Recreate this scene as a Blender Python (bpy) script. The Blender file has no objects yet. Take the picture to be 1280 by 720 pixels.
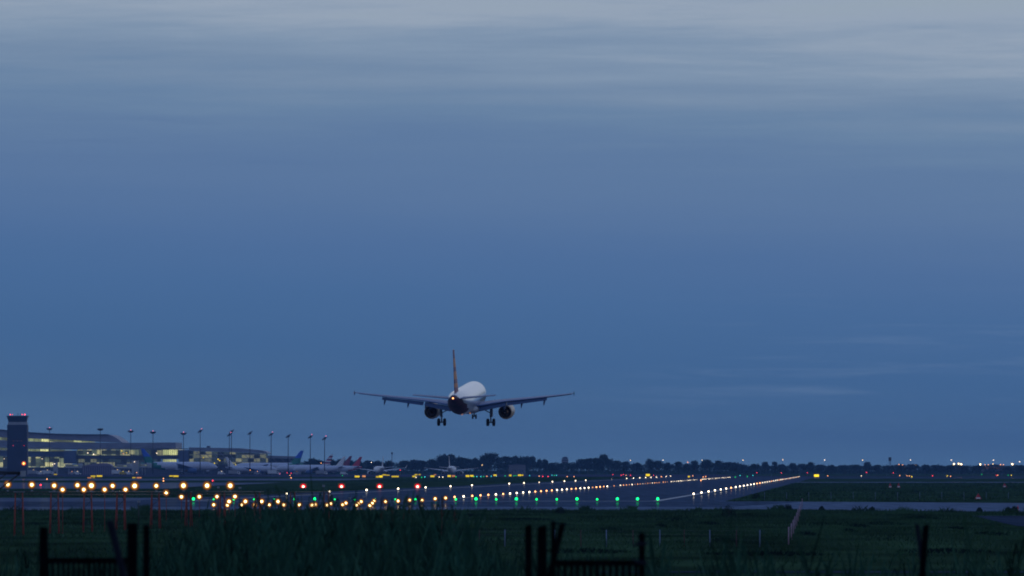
import bpy, math, random
from mathutils import Vector, Matrix, noise
R = random.Random(7)
S = bpy.context.scene
C = S.collection
PI = math.pi
F = 8740.0            # focal length in pixels of the 1280 wide photograph
CH = 4.5              # eye height
HY = 585.5            # horizon row
rad = math.radians

def P(px, py, d):     # pixel of the photograph + distance -> place in the world
    return Vector(((px - 640) / F * d, d, CH + (HY - py) / F * d))
def GX(px, d): return (px - 640) / F * d
def GD(py): return CH * F / (py - HY)
def V(v, d): return (422.0 / F * d + v, d)      # lateral offset from the runway direction through the camera
def lin(c):
    c = c / 255.0
    return c / 12.92 if c <= .04045 else ((c + .055) / 1.055) ** 2.4
def rgb(r, g, b): return (lin(r), lin(g), lin(b), 1)

# ------------------------------------------------------------------ materials
MATS = {}
def mat(name, col, rough=.6, metal=0.0, spec=.5, var=.25, scale=2.0, bump=0.0, stretch=(1, 1, 1), coat=0.0):
    if name in MATS: return MATS[name]
    m = bpy.data.materials.new(name); m.use_nodes = True
    nt = m.node_tree; N = nt.nodes; L = nt.links
    b = N['Principled BSDF']
    tc = N.new('ShaderNodeTexCoord'); mp = N.new('ShaderNodeMapping'); mp.inputs['Scale'].default_value = stretch
    L.new(tc.outputs['Object'], mp.inputs['Vector'])
    nz = N.new('ShaderNodeTexNoise'); nz.inputs['Scale'].default_value = scale; nz.inputs['Detail'].default_value = 6
    L.new(mp.outputs['Vector'], nz.inputs['Vector'])
    cr = N.new('ShaderNodeValToRGB')
    c = col[:3]
    cr.color_ramp.elements[0].position = .3; cr.color_ramp.elements[1].position = .7
    cr.color_ramp.elements[0].color = (*[x * (1 - var) for x in c], 1)
    cr.color_ramp.elements[1].color = (*[min(1, x * (1 + var)) for x in c], 1)
    L.new(nz.outputs['Fac'], cr.inputs['Fac']); L.new(cr.outputs['Color'], b.inputs['Base Color'])
    b.inputs['Roughness'].default_value = rough; b.inputs['Metallic'].default_value = metal
    b.inputs['Specular IOR Level'].default_value = spec
    b.inputs['Coat Weight'].default_value = coat; b.inputs['Coat Roughness'].default_value = .15
    if bump:
        bp = N.new('ShaderNodeBump'); bp.inputs['Strength'].default_value = bump; bp.inputs['Distance'].default_value = .1
        L.new(nz.outputs['Fac'], bp.inputs['Height']); L.new(bp.outputs['Normal'], b.inputs['Normal'])
    MATS[name] = m
    return m
def glow(name, col, st):
    if name in MATS: return MATS[name]
    m = bpy.data.materials.new(name); m.use_nodes = True
    nt = m.node_tree; nt.nodes.clear()
    e = nt.nodes.new('ShaderNodeEmission'); o = nt.nodes.new('ShaderNodeOutputMaterial')
    e.inputs[0].default_value = (*col[:3], 1); e.inputs[1].default_value = st
    nt.links.new(e.outputs[0], o.inputs[0]); MATS[name] = m
    return m
def lit_glass(name, c0, c1, st, sx, sz, dark=.35):
    """windows with rooms lit behind them: brightness differs from bay to bay"""
    if name in MATS: return MATS[name]
    m = bpy.data.materials.new(name); m.use_nodes = True
    nt = m.node_tree; N = nt.nodes; L = nt.links; b = N['Principled BSDF']
    b.inputs['Base Color'].default_value = (.03, .04, .06, 1); b.inputs['Roughness'].default_value = .15
    tc = N.new('ShaderNodeTexCoord'); mp = N.new('ShaderNodeMapping'); mp.inputs['Scale'].default_value = (1 / sx, .01, 1 / sz)
    L.new(tc.outputs['Object'], mp.inputs['Vector'])
    vm = N.new('ShaderNodeVectorMath'); vm.operation = 'FLOOR'; L.new(mp.outputs['Vector'], vm.inputs[0])
    vo = N.new('ShaderNodeTexWhiteNoise'); vo.noise_dimensions = '3D'; L.new(vm.outputs[0], vo.inputs['Vector'])
    sp = N.new('ShaderNodeSeparateColor'); L.new(vo.outputs['Color'], sp.inputs[0])
    cr = N.new('ShaderNodeValToRGB'); e = cr.color_ramp.elements
    e[0].position = dark; e[0].color = (*[x * .12 for x in c0[:3]], 1); e[1].position = 1; e[1].color = (*c1[:3], 1)
    k = cr.color_ramp.elements.new((dark + 1) / 2); k.color = (*c0[:3], 1)
    L.new(sp.outputs[0], cr.inputs['Fac'])
    nz = N.new('ShaderNodeTexNoise'); nz.inputs['Scale'].default_value = .12; nz.inputs['Detail'].default_value = 8; nz.inputs['Roughness'].default_value = .8
    L.new(tc.outputs['Object'], nz.inputs['Vector'])
    mx = N.new('ShaderNodeMix'); mx.data_type = 'RGBA'; mx.blend_type = 'MULTIPLY'; mx.inputs['Factor'].default_value = .6
    cn = N.new('ShaderNodeValToRGB'); cn.color_ramp.elements[0].position = .3; cn.color_ramp.elements[1].position = .55
    L.new(nz.outputs['Fac'], cn.inputs['Fac'])
    L.new(cr.outputs['Color'], mx.inputs['A']); L.new(cn.outputs['Color'], mx.inputs['B'])
    L.new(mx.outputs['Result'], b.inputs['Emission Color']); b.inputs['Emission Strength'].default_value = st
    MATS[name] = m
    return m
def pavement(name, col, refl, scale, var=.3):
    """asphalt with a damp film: dull body, a share of sharp reflection"""
    m = bpy.data.materials.new(name); m.use_nodes = True
    nt = m.node_tree; N = nt.nodes; L = nt.links; N.clear()
    o = N.new('ShaderNodeOutputMaterial'); mix = N.new('ShaderNodeMixShader'); d = N.new('ShaderNodeBsdfDiffuse'); g = N.new('ShaderNodeBsdfGlossy')
    g.inputs['Roughness'].default_value = .035; g.inputs['Color'].default_value = (.8, .88, 1, 1)
    tc = N.new('ShaderNodeTexCoord'); mp = N.new('ShaderNodeMapping'); mp.inputs['Scale'].default_value = (.5, .02, 1)
    L.new(tc.outputs['Object'], mp.inputs['Vector'])
    nz = N.new('ShaderNodeTexNoise'); nz.inputs['Scale'].default_value = scale; nz.inputs['Detail'].default_value = 5; nz.inputs['Roughness'].default_value = .6
    L.new(mp.outputs['Vector'], nz.inputs['Vector'])
    mp2 = N.new('ShaderNodeMapping'); mp2.inputs['Scale'].default_value = (.02, .035, 1); L.new(tc.outputs['Object'], mp2.inputs['Vector'])
    nz2 = N.new('ShaderNodeTexNoise'); nz2.inputs['Scale'].default_value = 1; nz2.inputs['Detail'].default_value = 4
    L.new(mp2.outputs['Vector'], nz2.inputs['Vector'])
    cr = N.new('ShaderNodeValToRGB'); cr.color_ramp.elements[0].position = .3; cr.color_ramp.elements[1].position = .7
    cr.color_ramp.elements[0].color = (*[x * (1 - var) for x in col[:3]], 1); cr.color_ramp.elements[1].color = (*[x * (1 + var) for x in col[:3]], 1)
    L.new(nz.outputs['Fac'], cr.inputs['Fac']); L.new(cr.outputs['Color'], d.inputs['Color'])
    mr = N.new('ShaderNodeMapRange'); mr.inputs['From Min'].default_value = .32; mr.inputs['From Max'].default_value = .68
    mr.inputs['To Min'].default_value = refl * .55; mr.inputs['To Max'].default_value = refl * 1.3
    L.new(nz2.outputs['Fac'], mr.inputs['Value']); L.new(mr.outputs['Result'], mix.inputs[0])
    L.new(d.outputs[0], mix.inputs[1]); L.new(g.outputs[0], mix.inputs[2]); L.new(mix.outputs[0], o.inputs[0])
    MATS[name] = m
    return m

# ------------------------------------------------------------------ mesh building
class MB:
    def __init__(s): s.v = []; s.f = []; s.m = []; s.mi = 0; s.sm = []
    def add(s, vs, fs, smooth=False):
        n = len(s.v); s.v += [tuple(v) for v in vs]
        for f in fs: s.f.append([n + i for i in f]); s.m.append(s.mi); s.sm.append(smooth)
        return s
    def mt(s, i): s.mi = i; return s
    def box(s, x0, x1, y0, y1, z0, z1):
        return s.add([(x0,y0,z0),(x1,y0,z0),(x1,y1,z0),(x0,y1,z0),(x0,y0,z1),(x1,y0,z1),(x1,y1,z1),(x0,y1,z1)],
              [(3,2,1,0),(4,5,6,7),(0,1,5,4),(1,2,6,5),(2,3,7,6),(3,0,4,7)])
    def bar(s, a, b, w, h=None, n=6, w2=None):    # round (n) or square (n=4) bar between two points
        a = Vector(a); b = Vector(b); d = (b - a)
        if d.length < 1e-6: return s
        q = d.to_track_quat('Z', 'Y'); w2 = w if w2 is None else w2; vs = []
        off = PI / 4 if n == 4 else 0
        for p, r in ((a, w), (b, w2)):
            for i in range(n):
                t = 2 * PI * i / n + off
                vs.append(p + q @ Vector((math.cos(t) * r, math.sin(t) * r * (h or 1), 0)))
        fs = [(i, (i + 1) % n, n + (i + 1) % n, n + i) for i in range(n)]
        fs += [tuple(reversed(range(n))), tuple(range(n, 2 * n))]
        return s.add(vs, fs, n > 4)
    def loops(s, rings, cap=True, smooth=True, closed=True):
        n = len(rings[0]); vs = [v for r in rings for v in r]; fs = []
        for k in range(len(rings) - 1):
            for i in range(n if closed else n - 1):
                j = (i + 1) % n
                fs.append((k * n + i, k * n + j, (k + 1) * n + j, (k + 1) * n + i))
        s.add(vs, fs, smooth)
        if cap:
            s.add(rings[0], [tuple(reversed(range(n)))]); s.add(rings[-1], [tuple(range(n))])
        return s
    def lathe(s, prof, c=(0,0,0), axis='Y', n=20, smooth=True, cap=False):   # prof: (along, radius)
        c = Vector(c); rings = []
        for a, r in prof:
            ring = []
            for i in range(n):
                t = 2 * PI * i / n; u, w = math.cos(t) * r, math.sin(t) * r
                ring.append(c + (Vector((u, a, w)) if axis == 'Y' else Vector((u, w, a)) if axis == 'Z' else Vector((a, u, w))))
            rings.append(ring)
        return s.loops(rings, cap, smooth)
    def prism(s, pts, y0, y1):                        # outline in x,z pushed from y0 to y1
        n = len(pts)
        vs = [(x, y0, z) for x, z in pts] + [(x, y1, z) for x, z in pts]
        return s.add(vs, [tuple(range(n)), tuple(reversed(range(n, 2 * n)))] + [((i + 1) % n, i, n + i, n + (i + 1) % n) for i in range(n)])
    def build(s, name, mats, parent=None, loc=None):
        me = bpy.data.meshes.new(name); me.from_pydata(s.v, [], s.f)
        for m in (mats if isinstance(mats, (list, tuple)) else [mats]): me.materials.append(m)
        me.polygons.foreach_set('material_index', s.m); me.polygons.foreach_set('use_smooth', s.sm)
        me.update()
        o = bpy.data.objects.new(name, me); C.objects.link(o)
        if parent: o.parent = parent
        if loc is not None: o.location = loc
        return o
def tag(o, label=None, cat=None, group=None, kind=None):
    if label: o['label'] = label
    if cat: o['category'] = cat
    if group: o['group'] = group
    if kind: o['kind'] = kind
    return o
def empty(name, loc, rz=0, label=None, cat=None, group=None):
    o = bpy.data.objects.new(name, None); C.objects.link(o); o.location = loc; o.rotation_euler = (0, 0, rz)
    o.empty_display_size = .5
    return tag(o, label, cat, group)
def copy_tree(o, parent=None):
    c = o.copy(); C.objects.link(c)
    if parent: c.parent = parent
    for ch in list(o.children): copy_tree(ch, c)
    return c
_one = 'first second third fourth fifth sixth seventh eighth ninth tenth eleventh twelfth thirteenth fourteenth fifteenth sixteenth seventeenth eighteenth nineteenth'.split()
_ten = {2:'twent',3:'thirt',4:'fort',5:'fift',6:'sixt',7:'sevent',8:'eight',9:'ninet'}
def ordn(n):
    if n < 20: return _one[n - 1]
    if n >= 100: return 'hundredth' if n == 100 else 'hundred and ' + ordn(n - 100)
    t, u = divmod(n, 10)
    return _ten[t] + ('ieth' if u == 0 else 'y-' + _one[u - 1])

# ------------------------------------------------------------------ colours
M_steel = mat('dark_steel', (.035, .04, .05), .5, .6)
M_galv = mat('galvanised_steel', (.25, .28, .34), .5, .5)
M_redpaint = mat('red_lead_paint', (.27, .045, .03), .75)
M_white = mat('white_paint', (.78, .79, .8), .5)
M_black = mat('black_rubber', (.012, .012, .014), .8)
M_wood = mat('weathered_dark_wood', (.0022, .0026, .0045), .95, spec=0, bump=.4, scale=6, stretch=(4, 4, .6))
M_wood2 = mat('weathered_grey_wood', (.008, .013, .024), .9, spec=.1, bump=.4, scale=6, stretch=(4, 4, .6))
M_conc = mat('pale_concrete', (.32, .33, .35), .85)
M_yel = mat('yellow_enamel', (.5, .38, .03), .5)
E_amb = (1, .5, .17); E_wh = (1, .86, .68); E_red = (1, .05, .07); E_grn = (.01, .95, .34)
EC = {'warm': (1, .68, .30), 'white': (1, .82, .58), 'orange': (1, .40, .14), 'red': (1, .04, .06), 'green': (.005, 1.0, .20),
      'cyan': (.05, .8, .9), 'yellow': (1, .72, .02), 'pink': (1, .25, .45)}
EW = {'warm': 6.5, 'white': 7, 'orange': 7, 'red': 9, 'green': 3.0, 'cyan': 5, 'yellow': 7, 'pink': 5}
def lampmat(c, k=1.0): return glow('%s_lamp_light_%d' % (c, round(k * 100)), EC[c], EW[c] * k)

# ------------------------------------------------------------------ world, sun, camera
W = bpy.data.worlds.new('World'); S.world = W; W.use_nodes = True
nt = W.node_tree; N = nt.nodes; L = nt.links; N.clear()
wo = N.new('ShaderNodeOutputWorld'); bg = N.new('ShaderNodeBackground'); bg.inputs['Strength'].default_value = 1
L.new(bg.outputs[0], wo.inputs[0])
def math_(op, a=None, b=None, c=None, clamp=False):
    n = N.new('ShaderNodeMath'); n.operation = op; n.use_clamp = clamp
    for i, x in enumerate((a, b, c)):
        if x is None: continue
        if isinstance(x, (int, float)): n.inputs[i].default_value = x
        else: L.new(x, n.inputs[i])
    return n.outputs[0]
def maprange(v, a, b, c, d):
    n = N.new('ShaderNodeMapRange'); L.new(v, n.inputs['Value'])
    for k, x in zip(('From Min', 'From Max', 'To Min', 'To Max'), (a, b, c, d)): n.inputs[k].default_value = x
    n.interpolation_type = 'SMOOTHSTEP'; return n.outputs['Result']
tc = N.new('ShaderNodeTexCoord'); sx = N.new('ShaderNodeSeparateXYZ'); L.new(tc.outputs['Generated'], sx.inputs[0])
X, Y, Z = sx.outputs
def noise_(kx, kz, off, detail=5, rough=.55, dist=0.0):
    cb = N.new('ShaderNodeCombineXYZ'); L.new(math_('MULTIPLY', X, kx), cb.inputs[0]); L.new(math_('MULTIPLY', Z, kz), cb.inputs[2])
    L.new(math_('MULTIPLY_ADD', Y, 2.0, off), cb.inputs[1])
    n = N.new('ShaderNodeTexNoise'); n.inputs['Scale'].default_value = 1; n.inputs['Detail'].default_value = detail
    n.inputs['Roughness'].default_value = rough; n.inputs['Distortion'].default_value = dist
    L.new(cb.outputs[0], n.inputs['Vector']); return n.outputs['Fac']
n1 = noise_(8, 120, 3.0, 7, .62, .3)
n2 = noise_(22, 330, 9.0, 5, .6, .2)
zt = math_('MULTIPLY_ADD', X, .055, Z)                        # cloud deck sinks a little to the right
hi = maprange(zt, .028, .062, .0, 1)
w1 = math_('MULTIPLY', math_('SUBTRACT', n1, .5), math_('MULTIPLY_ADD', hi, .019, .004))
w2 = math_('MULTIPLY', math_('SUBTRACT', n2, .5), math_('MULTIPLY_ADD', hi, .013, .0015))
zz = math_('ADD', math_('ADD', zt, w1), w2)
t = math_('DIVIDE', zz, .14, clamp=True)
cr = N.new('ShaderNodeValToRGB'); L.new(t, cr.inputs['Fac'])
SKY = [(586, 84, 117, 152), (560, 78, 112, 149), (520, 71, 105, 145), (450, 68, 104, 148), (370, 73, 108, 153), (310, 80, 112, 156), (250, 90, 119, 159), (190, 96, 124, 161),
       (140, 106, 133, 165), (95, 118, 141, 169), (50, 129, 150, 175), (0, 150, 165, 184)]
els = cr.color_ramp.elements
els[0].position = 0; els[0].color = rgb(*SKY[0][1:]); els[1].position = 1; els[1].color = (.42, .48, .60, 1)
for y, r, g, b in SKY[1:]:
    e = els.new((HY - y) / F / .14); e.color = rgb(r, g, b)
e = els.new(.075 / .14); e.color = (.31, .385, .46, 1)
# thin pale wisps low in the right of the sky
n3 = noise_(26, 520, 21.0, 7, .62, .8)
wisp = math_('MULTIPLY', maprange(n3, .50, .78, 0, 1), math_('MULTIPLY', maprange(X, -.01, .05, 0, 1), maprange(Z, .004, .012, 0, 1)))
wisp = math_('MULTIPLY', wisp, maprange(Z, .018, .028, .32, 0))
mx = N.new('ShaderNodeMix'); mx.data_type = 'RGBA'; L.new(wisp, mx.inputs['Factor']); L.new(cr.outputs['Color'], mx.inputs['A']); mx.inputs['B'].default_value = rgb(112, 138, 172)
# a darker veil in the left of the sky
n4 = noise_(14, 420, 33.0, 5, .6, .3)
veil = math_('MULTIPLY', maprange(n4, .54, .72, 0, .5), math_('MULTIPLY', maprange(X, -.06, -.015, 1, 0), math_('MULTIPLY', maprange(Z, .038, .043, 0, 1), maprange(Z, .047, .052, 1, 0))))
mv = N.new('ShaderNodeMix'); mv.data_type = 'RGBA'; L.new(veil, mv.inputs['Factor']); L.new(mx.outputs['Result'], mv.inputs['A']); mv.inputs['B'].default_value = rgb(76, 104, 148)
# afterglow low on the side behind the camera
zen = N.new('ShaderNodeMix'); zen.data_type = 'RGBA'; L.new(maprange(Z, .12, .75, 0, 1), zen.inputs['Factor']); L.new(mv.outputs['Result'], zen.inputs['A']); zen.inputs['B'].default_value = (.11, .19, .40, 1); mv = zen
aft = math_('MULTIPLY', maprange(Y, -.95, .1, 1, 0), maprange(Z, .0, .75, 1, 0))
ma = N.new('ShaderNodeMix'); ma.data_type = 'RGBA'; L.new(aft, ma.inputs['Factor']); L.new(mv.outputs['Result'], ma.inputs['A']); ma.inputs['B'].default_value = (.075, .13, .29, 1)
# below the horizon: dark
mb_ = N.new('ShaderNodeMix'); mb_.data_type = 'RGBA'; L.new(maprange(Z, -.02, -.001, 1, 0), mb_.inputs['Factor']); L.new(ma.outputs['Result'], mb_.inputs['A']); mb_.inputs['B'].default_value = (.01, .02, .04, 1)
sk = N.new('ShaderNodeTexSky'); sk.sky_type = 'NISHITA'; sk.sun_disc = False; sk.sun_elevation = rad(-4); sk.sun_rotation = rad(180)
sk.air_density = 1.2; sk.dust_density = .6
sm = N.new('ShaderNodeMix'); sm.data_type = 'RGBA'; sm.blend_type = 'ADD'; sm.inputs['Factor'].default_value = .10
L.new(mb_.outputs['Result'], sm.inputs['A']); L.new(sk.outputs[0], sm.inputs['B']); L.new(sm.outputs['Result'], bg.inputs['Color'])

sl = bpy.data.lights.new('afterglow_sun', 'SUN'); sl.energy = .05; sl.angle = rad(35); sl.color = (.75, .85, 1)
so = bpy.data.objects.new('afterglow_sun', sl); C.objects.link(so)
so.rotation_euler = (rad(90 - 9), 0, rad(-12))     # light comes from low behind the camera

cam = bpy.data.cameras.new('camera'); co = bpy.data.objects.new('camera', cam); C.objects.link(co); S.camera = co
cam.sensor_width = 36; cam.lens = F / 1280 * 36; cam.clip_start = .5; cam.clip_end = 40000
co.location = (0, 0, CH); co.rotation_euler = (PI / 2 + math.atan((HY - 360) / F), 0, 0)
cam.dof.use_dof = True; cam.dof.focus_distance = 1100; cam.dof.aperture_fstop = 5.6
S.view_settings.view_transform = 'Standard'; S.view_settings.look = 'None'; S.view_settings.exposure = 0; S.view_settings.gamma = 1
cy = S.cycles
cy.use_denoising = True; cy.max_bounces = 6; cy.diffuse_bounces = 2; cy.glossy_bounces = 3; cy.transmission_bounces = 2; cy.volume_bounces = 0
cy.sample_clamp_indirect = 3; cy.sample_clamp_direct = 0; cy.caustics_reflective = False; cy.caustics_refractive = False; cy.filter_width = 1.9
cy.transparent_max_bounces = 4

# ------------------------------------------------------------------ ground
def ground_z(d):
    if d < 55: return 2.25
    if d < 110:
        k = (d - 55) / 55; return 2.25 * (1 - k * k * (3 - 2 * k))
    return 0.0
M_ground = mat('rough_grass_earth', (.026, .054, .027), .95, spec=0, var=.75, scale=.10, bump=.8, stretch=(1, .35, 1))
g = MB(); rows = [-60, 0, 40, 55] + [55 + 5 * i for i in range(1, 12)] + [130, 200, 400, 800, 1600, 3200, 6400, 11800]
xs = [-3400, -1200, -400, -100, -30, 0, 30, 100, 400, 1200, 3400]
for r in rows:
    for x in xs: g.v.append((x, r, ground_z(r)))
nx = len(xs)
for i in range(len(rows) - 1):
    for j in range(nx - 1):
        g.f.append([i*nx+j, i*nx+j+1, (i+1)*nx+j+1, (i+1)*nx+j]); g.m.append(0); g.sm.append(True)
tag(g.build('ground', M_ground), kind='structure')

M_asph = pavement('damp_asphalt', (.050, .066, .108), .085, 1.0)
M_asph2 = pavement('damp_taxiway_asphalt', (.11, .13, .19), .14, 1.3)
M_apron = pavement('apron_concrete', (.05, .052, .09), .04, .8)
M_dim = pavement('worn_dark_asphalt', (.028, .036, .06), .05, 1.2)
M_line = mat('worn_white_marking', (.30, .32, .36), .6, var=.5, scale=.6)
def sheet(name, pts, m, z):
    b = MB(); b.add([(x, y, z) for x, y in pts], [tuple(range(len(pts)))]); return tag(b.build(name, m), kind='structure')
sheet('runway', [V(-100, 949), V(-17, 949), V(-17, 3680), V(-100, 3680)], M_asph, .03)
def GP(px, py): d = GD(py); return (GX(px, d), d)
sheet('taxiway', [V(-700, 752), (GX(330, 747), 747), (GX(600, 752), 752), (GX(858, 745), 745), (GX(885, 765), 765), (GX(1000, 757), 757), (GX(1290, 714), 714), V(420, 660), V(420, 880), (GX(1280, 905), 905), (GX(940, 949), 949), V(-100, 949), V(-100, 1062), V(-700, 1075)], M_asph2, .034)
sheet('parallel_taxiway', [V(-900, 1530), V(-150, 1545), V(-160, 1700), V(-178, 2200), V(-900, 2300)], M_asph2, .03)
sheet('taxiway_strip', [V(-1000, 2560), V(-190, 2600), V(-200, 3050), V(-1000, 3100)], M_asph2, .03)
sheet('crossing_taxiway', [V(-17, 2190), V(700, 2150), V(700, 2290), V(-17, 2310)], M_asph2, .03)
sheet('far_taxiway', [V(-17, 3100), V(900, 3080), V(900, 3450), V(-17, 3500)], M_asph, .03)
sheet('apron', [V(-1600, 3720), V(900, 3720), V(900, 4000), V(-60, 4100), V(-100, 5140), V(-1600, 5140)], M_apron, .03)
sheet('service_road', [GP(1213, 645), GP(1290, 645), GP(1300, 659), GP(1272, 658), GP(1245, 652)], M_dim, .03)
sheet('footpath', [(GX(742, 304), 304), (GX(1330, 304), 304), (GX(1330, 300), 300), (GX(742, 301), 301)], M_dim, .03)
sheet('taxiway', [V(-640, 815), (GX(860, 812), 812), (GX(905, 800), 800), (GX(1000, 925), 925), (GX(942, 944), 944), V(-640, 944)], M_asph, .038)
mk = MB()
def strip(v0, v1, d0, d1):
    a, b, c, d = V(v0, d0), V(v1, d0), V(v1, d1), V(v0, d1)
    mk.add([(*a, .042), (*b, .042), (*c, .042), (*d, .042)], [(0, 1, 2, 3)])
strip(-91.5, -26, 953, 957.5); strip(-27, -26, 957.6, 3600); strip(-91.5, -90.5, 957.6, 3600)
for i in range(44): strip(-58.8, -57.8, 1045 + i * 58, 1075 + i * 58)
tag(mk.build('runway_markings', M_line), kind='structure')

# ------------------------------------------------------------------ grass and reeds
M_grass = mat('coarse_green_grass', (.027, .066, .032), .9, spec=0, var=.8, scale=.11, stretch=(1, .35, 1))
M_reed = mat('reed_leaves', (.015, .052, .036), .8, spec=0, var=.85, scale=1.6, stretch=(1, .1, .3))
def inpave(x, d, m=0):
    px = 640 + x / d * F
    near = 747 if px < 870 else 763 - max(0, px - 940) * .14
    return d > near - m
gr = MB()
def blade(b, x, y, z, h, w, lean):
    a = R.uniform(0, PI); dx, dy = math.cos(a) * w, math.sin(a) * w; l = R.uniform(-lean, lean) * h
    n = len(b.v)
    b.v += [(x - dx, y - dy, z), (x + dx, y + dy, z), (x + l + dx * .5, y, z + h * .6), (x + l * 1.9, y + dy, z + h)]
    b.f.append([n, n + 1, n + 2]); b.f.append([n, n + 2, n + 3]); b.m += [b.mi] * 2; b.sm += [False] * 2
for i in range(62000):
    d = 288 + (748 - 288) * math.sqrt(R.random()) ; x = R.uniform(-.082, .082) * d
    if inpave(x, d, 1): continue
    q = noise.noise((x * .13, d * .05, 0)); q2 = noise.noise((x * .5 + 30, d * .12, 5))
    sx0, _ = GP(1213, 645)
    if GD(661) < d < GD(645) and 640 + x / d * F > 1213 + (GD(645) - d) * .35: continue
    if 299.5 < d < 305 and 640 + x / d * F > 740: continue
    h = .16 + .16 * max(0, q + .3) + .25 * max(0, q2 - .25) + R.random() * .08
    blade(gr, x, d, 0, h, R.uniform(.02, .045), .5)
for i in range(8500):                                   # rank weeds on the near edge of the taxiway
    c = R.uniform(-.08, .08); c = c + .0012 * math.sin(c * 900)
    if noise.noise((c * 330, 0, 3)) < .08: continue
    d = 744 if 640 + c * F < 870 else 762 - max(0, 640 + c * F - 940) * .14
    d -= R.uniform(0, 10); x = c * d
    blade(gr, x, d, 0, R.uniform(.2, .75) * (.6 + noise.noise((c * 330, 0, 3))), R.uniform(.04, .08), .5)
for i in range(15000):                                   # infield beyond the cross taxiway, right of the runway
    d = R.uniform(952, 2150); x = V(-16, d)[0] + R.random() ** 1.3 * 140
    if 640 + x / d * F > 1360: continue
    if d < 960 + 40 * noise.noise((x * .05, 1, 1)): continue
    blade(gr, x, d, 0, R.uniform(.15, .4) + .5 * max(0, noise.noise((x * .06, d * .01, 9)) - .1), R.uniform(.08, .2), .4)
for i in range(9000):                                   # infield left of the runway
    d = R.uniform(1085, 1500); x = V(-103, d)[0] - R.random() * 150
    blade(gr, x, d, 0, R.uniform(.12, .3), R.uniform(.08, .2), .4)
for i in range(9000):
    d = R.uniform(2320, 3600); v = R.uniform(-176, -103) if d < 2560 or d > 3060 else R.uniform(-185, -103)
    blade(gr, V(v, d)[0], d, 0, R.uniform(.12, .3), R.uniform(.1, .25), .4)
M_weed = mat('dark_weed_leaves', (.004, .013, .010), .95, spec=0, var=.5, scale=.6)
gr.mt(1)
for px, py, wpx, n_ in ((588, 645, 16, 260), (655, 650, 34, 520), (632, 643, 8, 90), (845, 650, 26, 420), (886, 655, 12, 200), (700, 656, 12, 150), (935, 644, 10, 120), (826, 657, 7, 80), (1072, 658, 14, 260), (1106, 655, 22, 380), (1062, 664, 7, 120), (1196, 661, 6, 110), (1150, 648, 24, 320), (1010, 668, 12, 160),
                        (905, 676, 20, 160), (764, 662, 14, 190), (80, 648, 22, 260), (250, 645, 26, 260), (420, 643, 18, 180), (40, 656, 16, 160), (1240, 668, 20, 260), (730, 690, 60, 420), (960, 693, 80, 560), (1180, 690, 60, 420)):
    d0 = GD(py)
    for k in range(n_):
        a_, q_ = R.uniform(0, 2 * PI), R.random() ** .6
        x = GX(px, d0) + math.cos(a_) * q_ * wpx / F * d0; d = d0 + math.sin(a_) * q_ * d0 * .022
        blade(gr, x, d, 0, R.uniform(.12, .3) * (1.15 - q_ * .6), R.uniform(.02, .05), .5)
tag(gr.build('grass', [M_grass, M_weed]), 'coarse dark green grass growing between the pavements', 'grass', kind='stuff')

rd = MB()
def reed(b, x, y, z0, h, w, lean, droop):
    a = R.uniform(0, 2 * PI); ux, uy = math.cos(a), math.sin(a); px_, py_ = -uy * w, ux * w; n = len(b.v); K = 5
    for k in range(K + 1):
        t_ = k / K; s_ = (1 - t_) ** .7 if k < K else 0.05
        o = lean * h * t_ * t_; zz_ = z0 + h * t_ - droop * h * max(0, t_ - .6) ** 2
        b.v += [(x + ux * o - px_ * s_, y + uy * o - py_ * s_, zz_), (x + ux * o + px_ * s_, y + uy * o + py_ * s_, zz_)]
    for k in range(K):
        b.f.append([n + 2*k, n + 2*k + 1, n + 2*k + 3, n + 2*k + 2]); b.m.append(b.mi); b.sm.append(False)
def topy(px):                                            # where the reed tops stand across the picture
    if px < 190: return 690 - 6 * math.sin(px * .05)
    if px < 290: return 690 - (px - 190) * .42
    if px < 560: return 647 + 5 * math.sin(px * .045) + 4 * math.sin(px * .11)
    if px < 640: return 650 + (px - 560) * .55
    return 700 + 5 * math.sin(px * .03)
for i in range(8000):
    px = R.uniform(-60, 1340) if i % 3 == 0 else R.gauss(400, 120)
    if not -80 < px < 1360: continue
    if 650 < px and R.random() < .35: continue
    d = R.uniform(125, 240); ty = topy(px) + abs(R.gauss(0, 16)) + (8 if px > 640 else 0) - (R.random() ** 4) * 24
    z = CH - (ty - HY) * d / F
    if z < .4: continue
    reed(rd, GX(px, d), d, 0, z, R.uniform(.008, .026), R.uniform(-.22, .22), R.uniform(0, .9))
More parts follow.
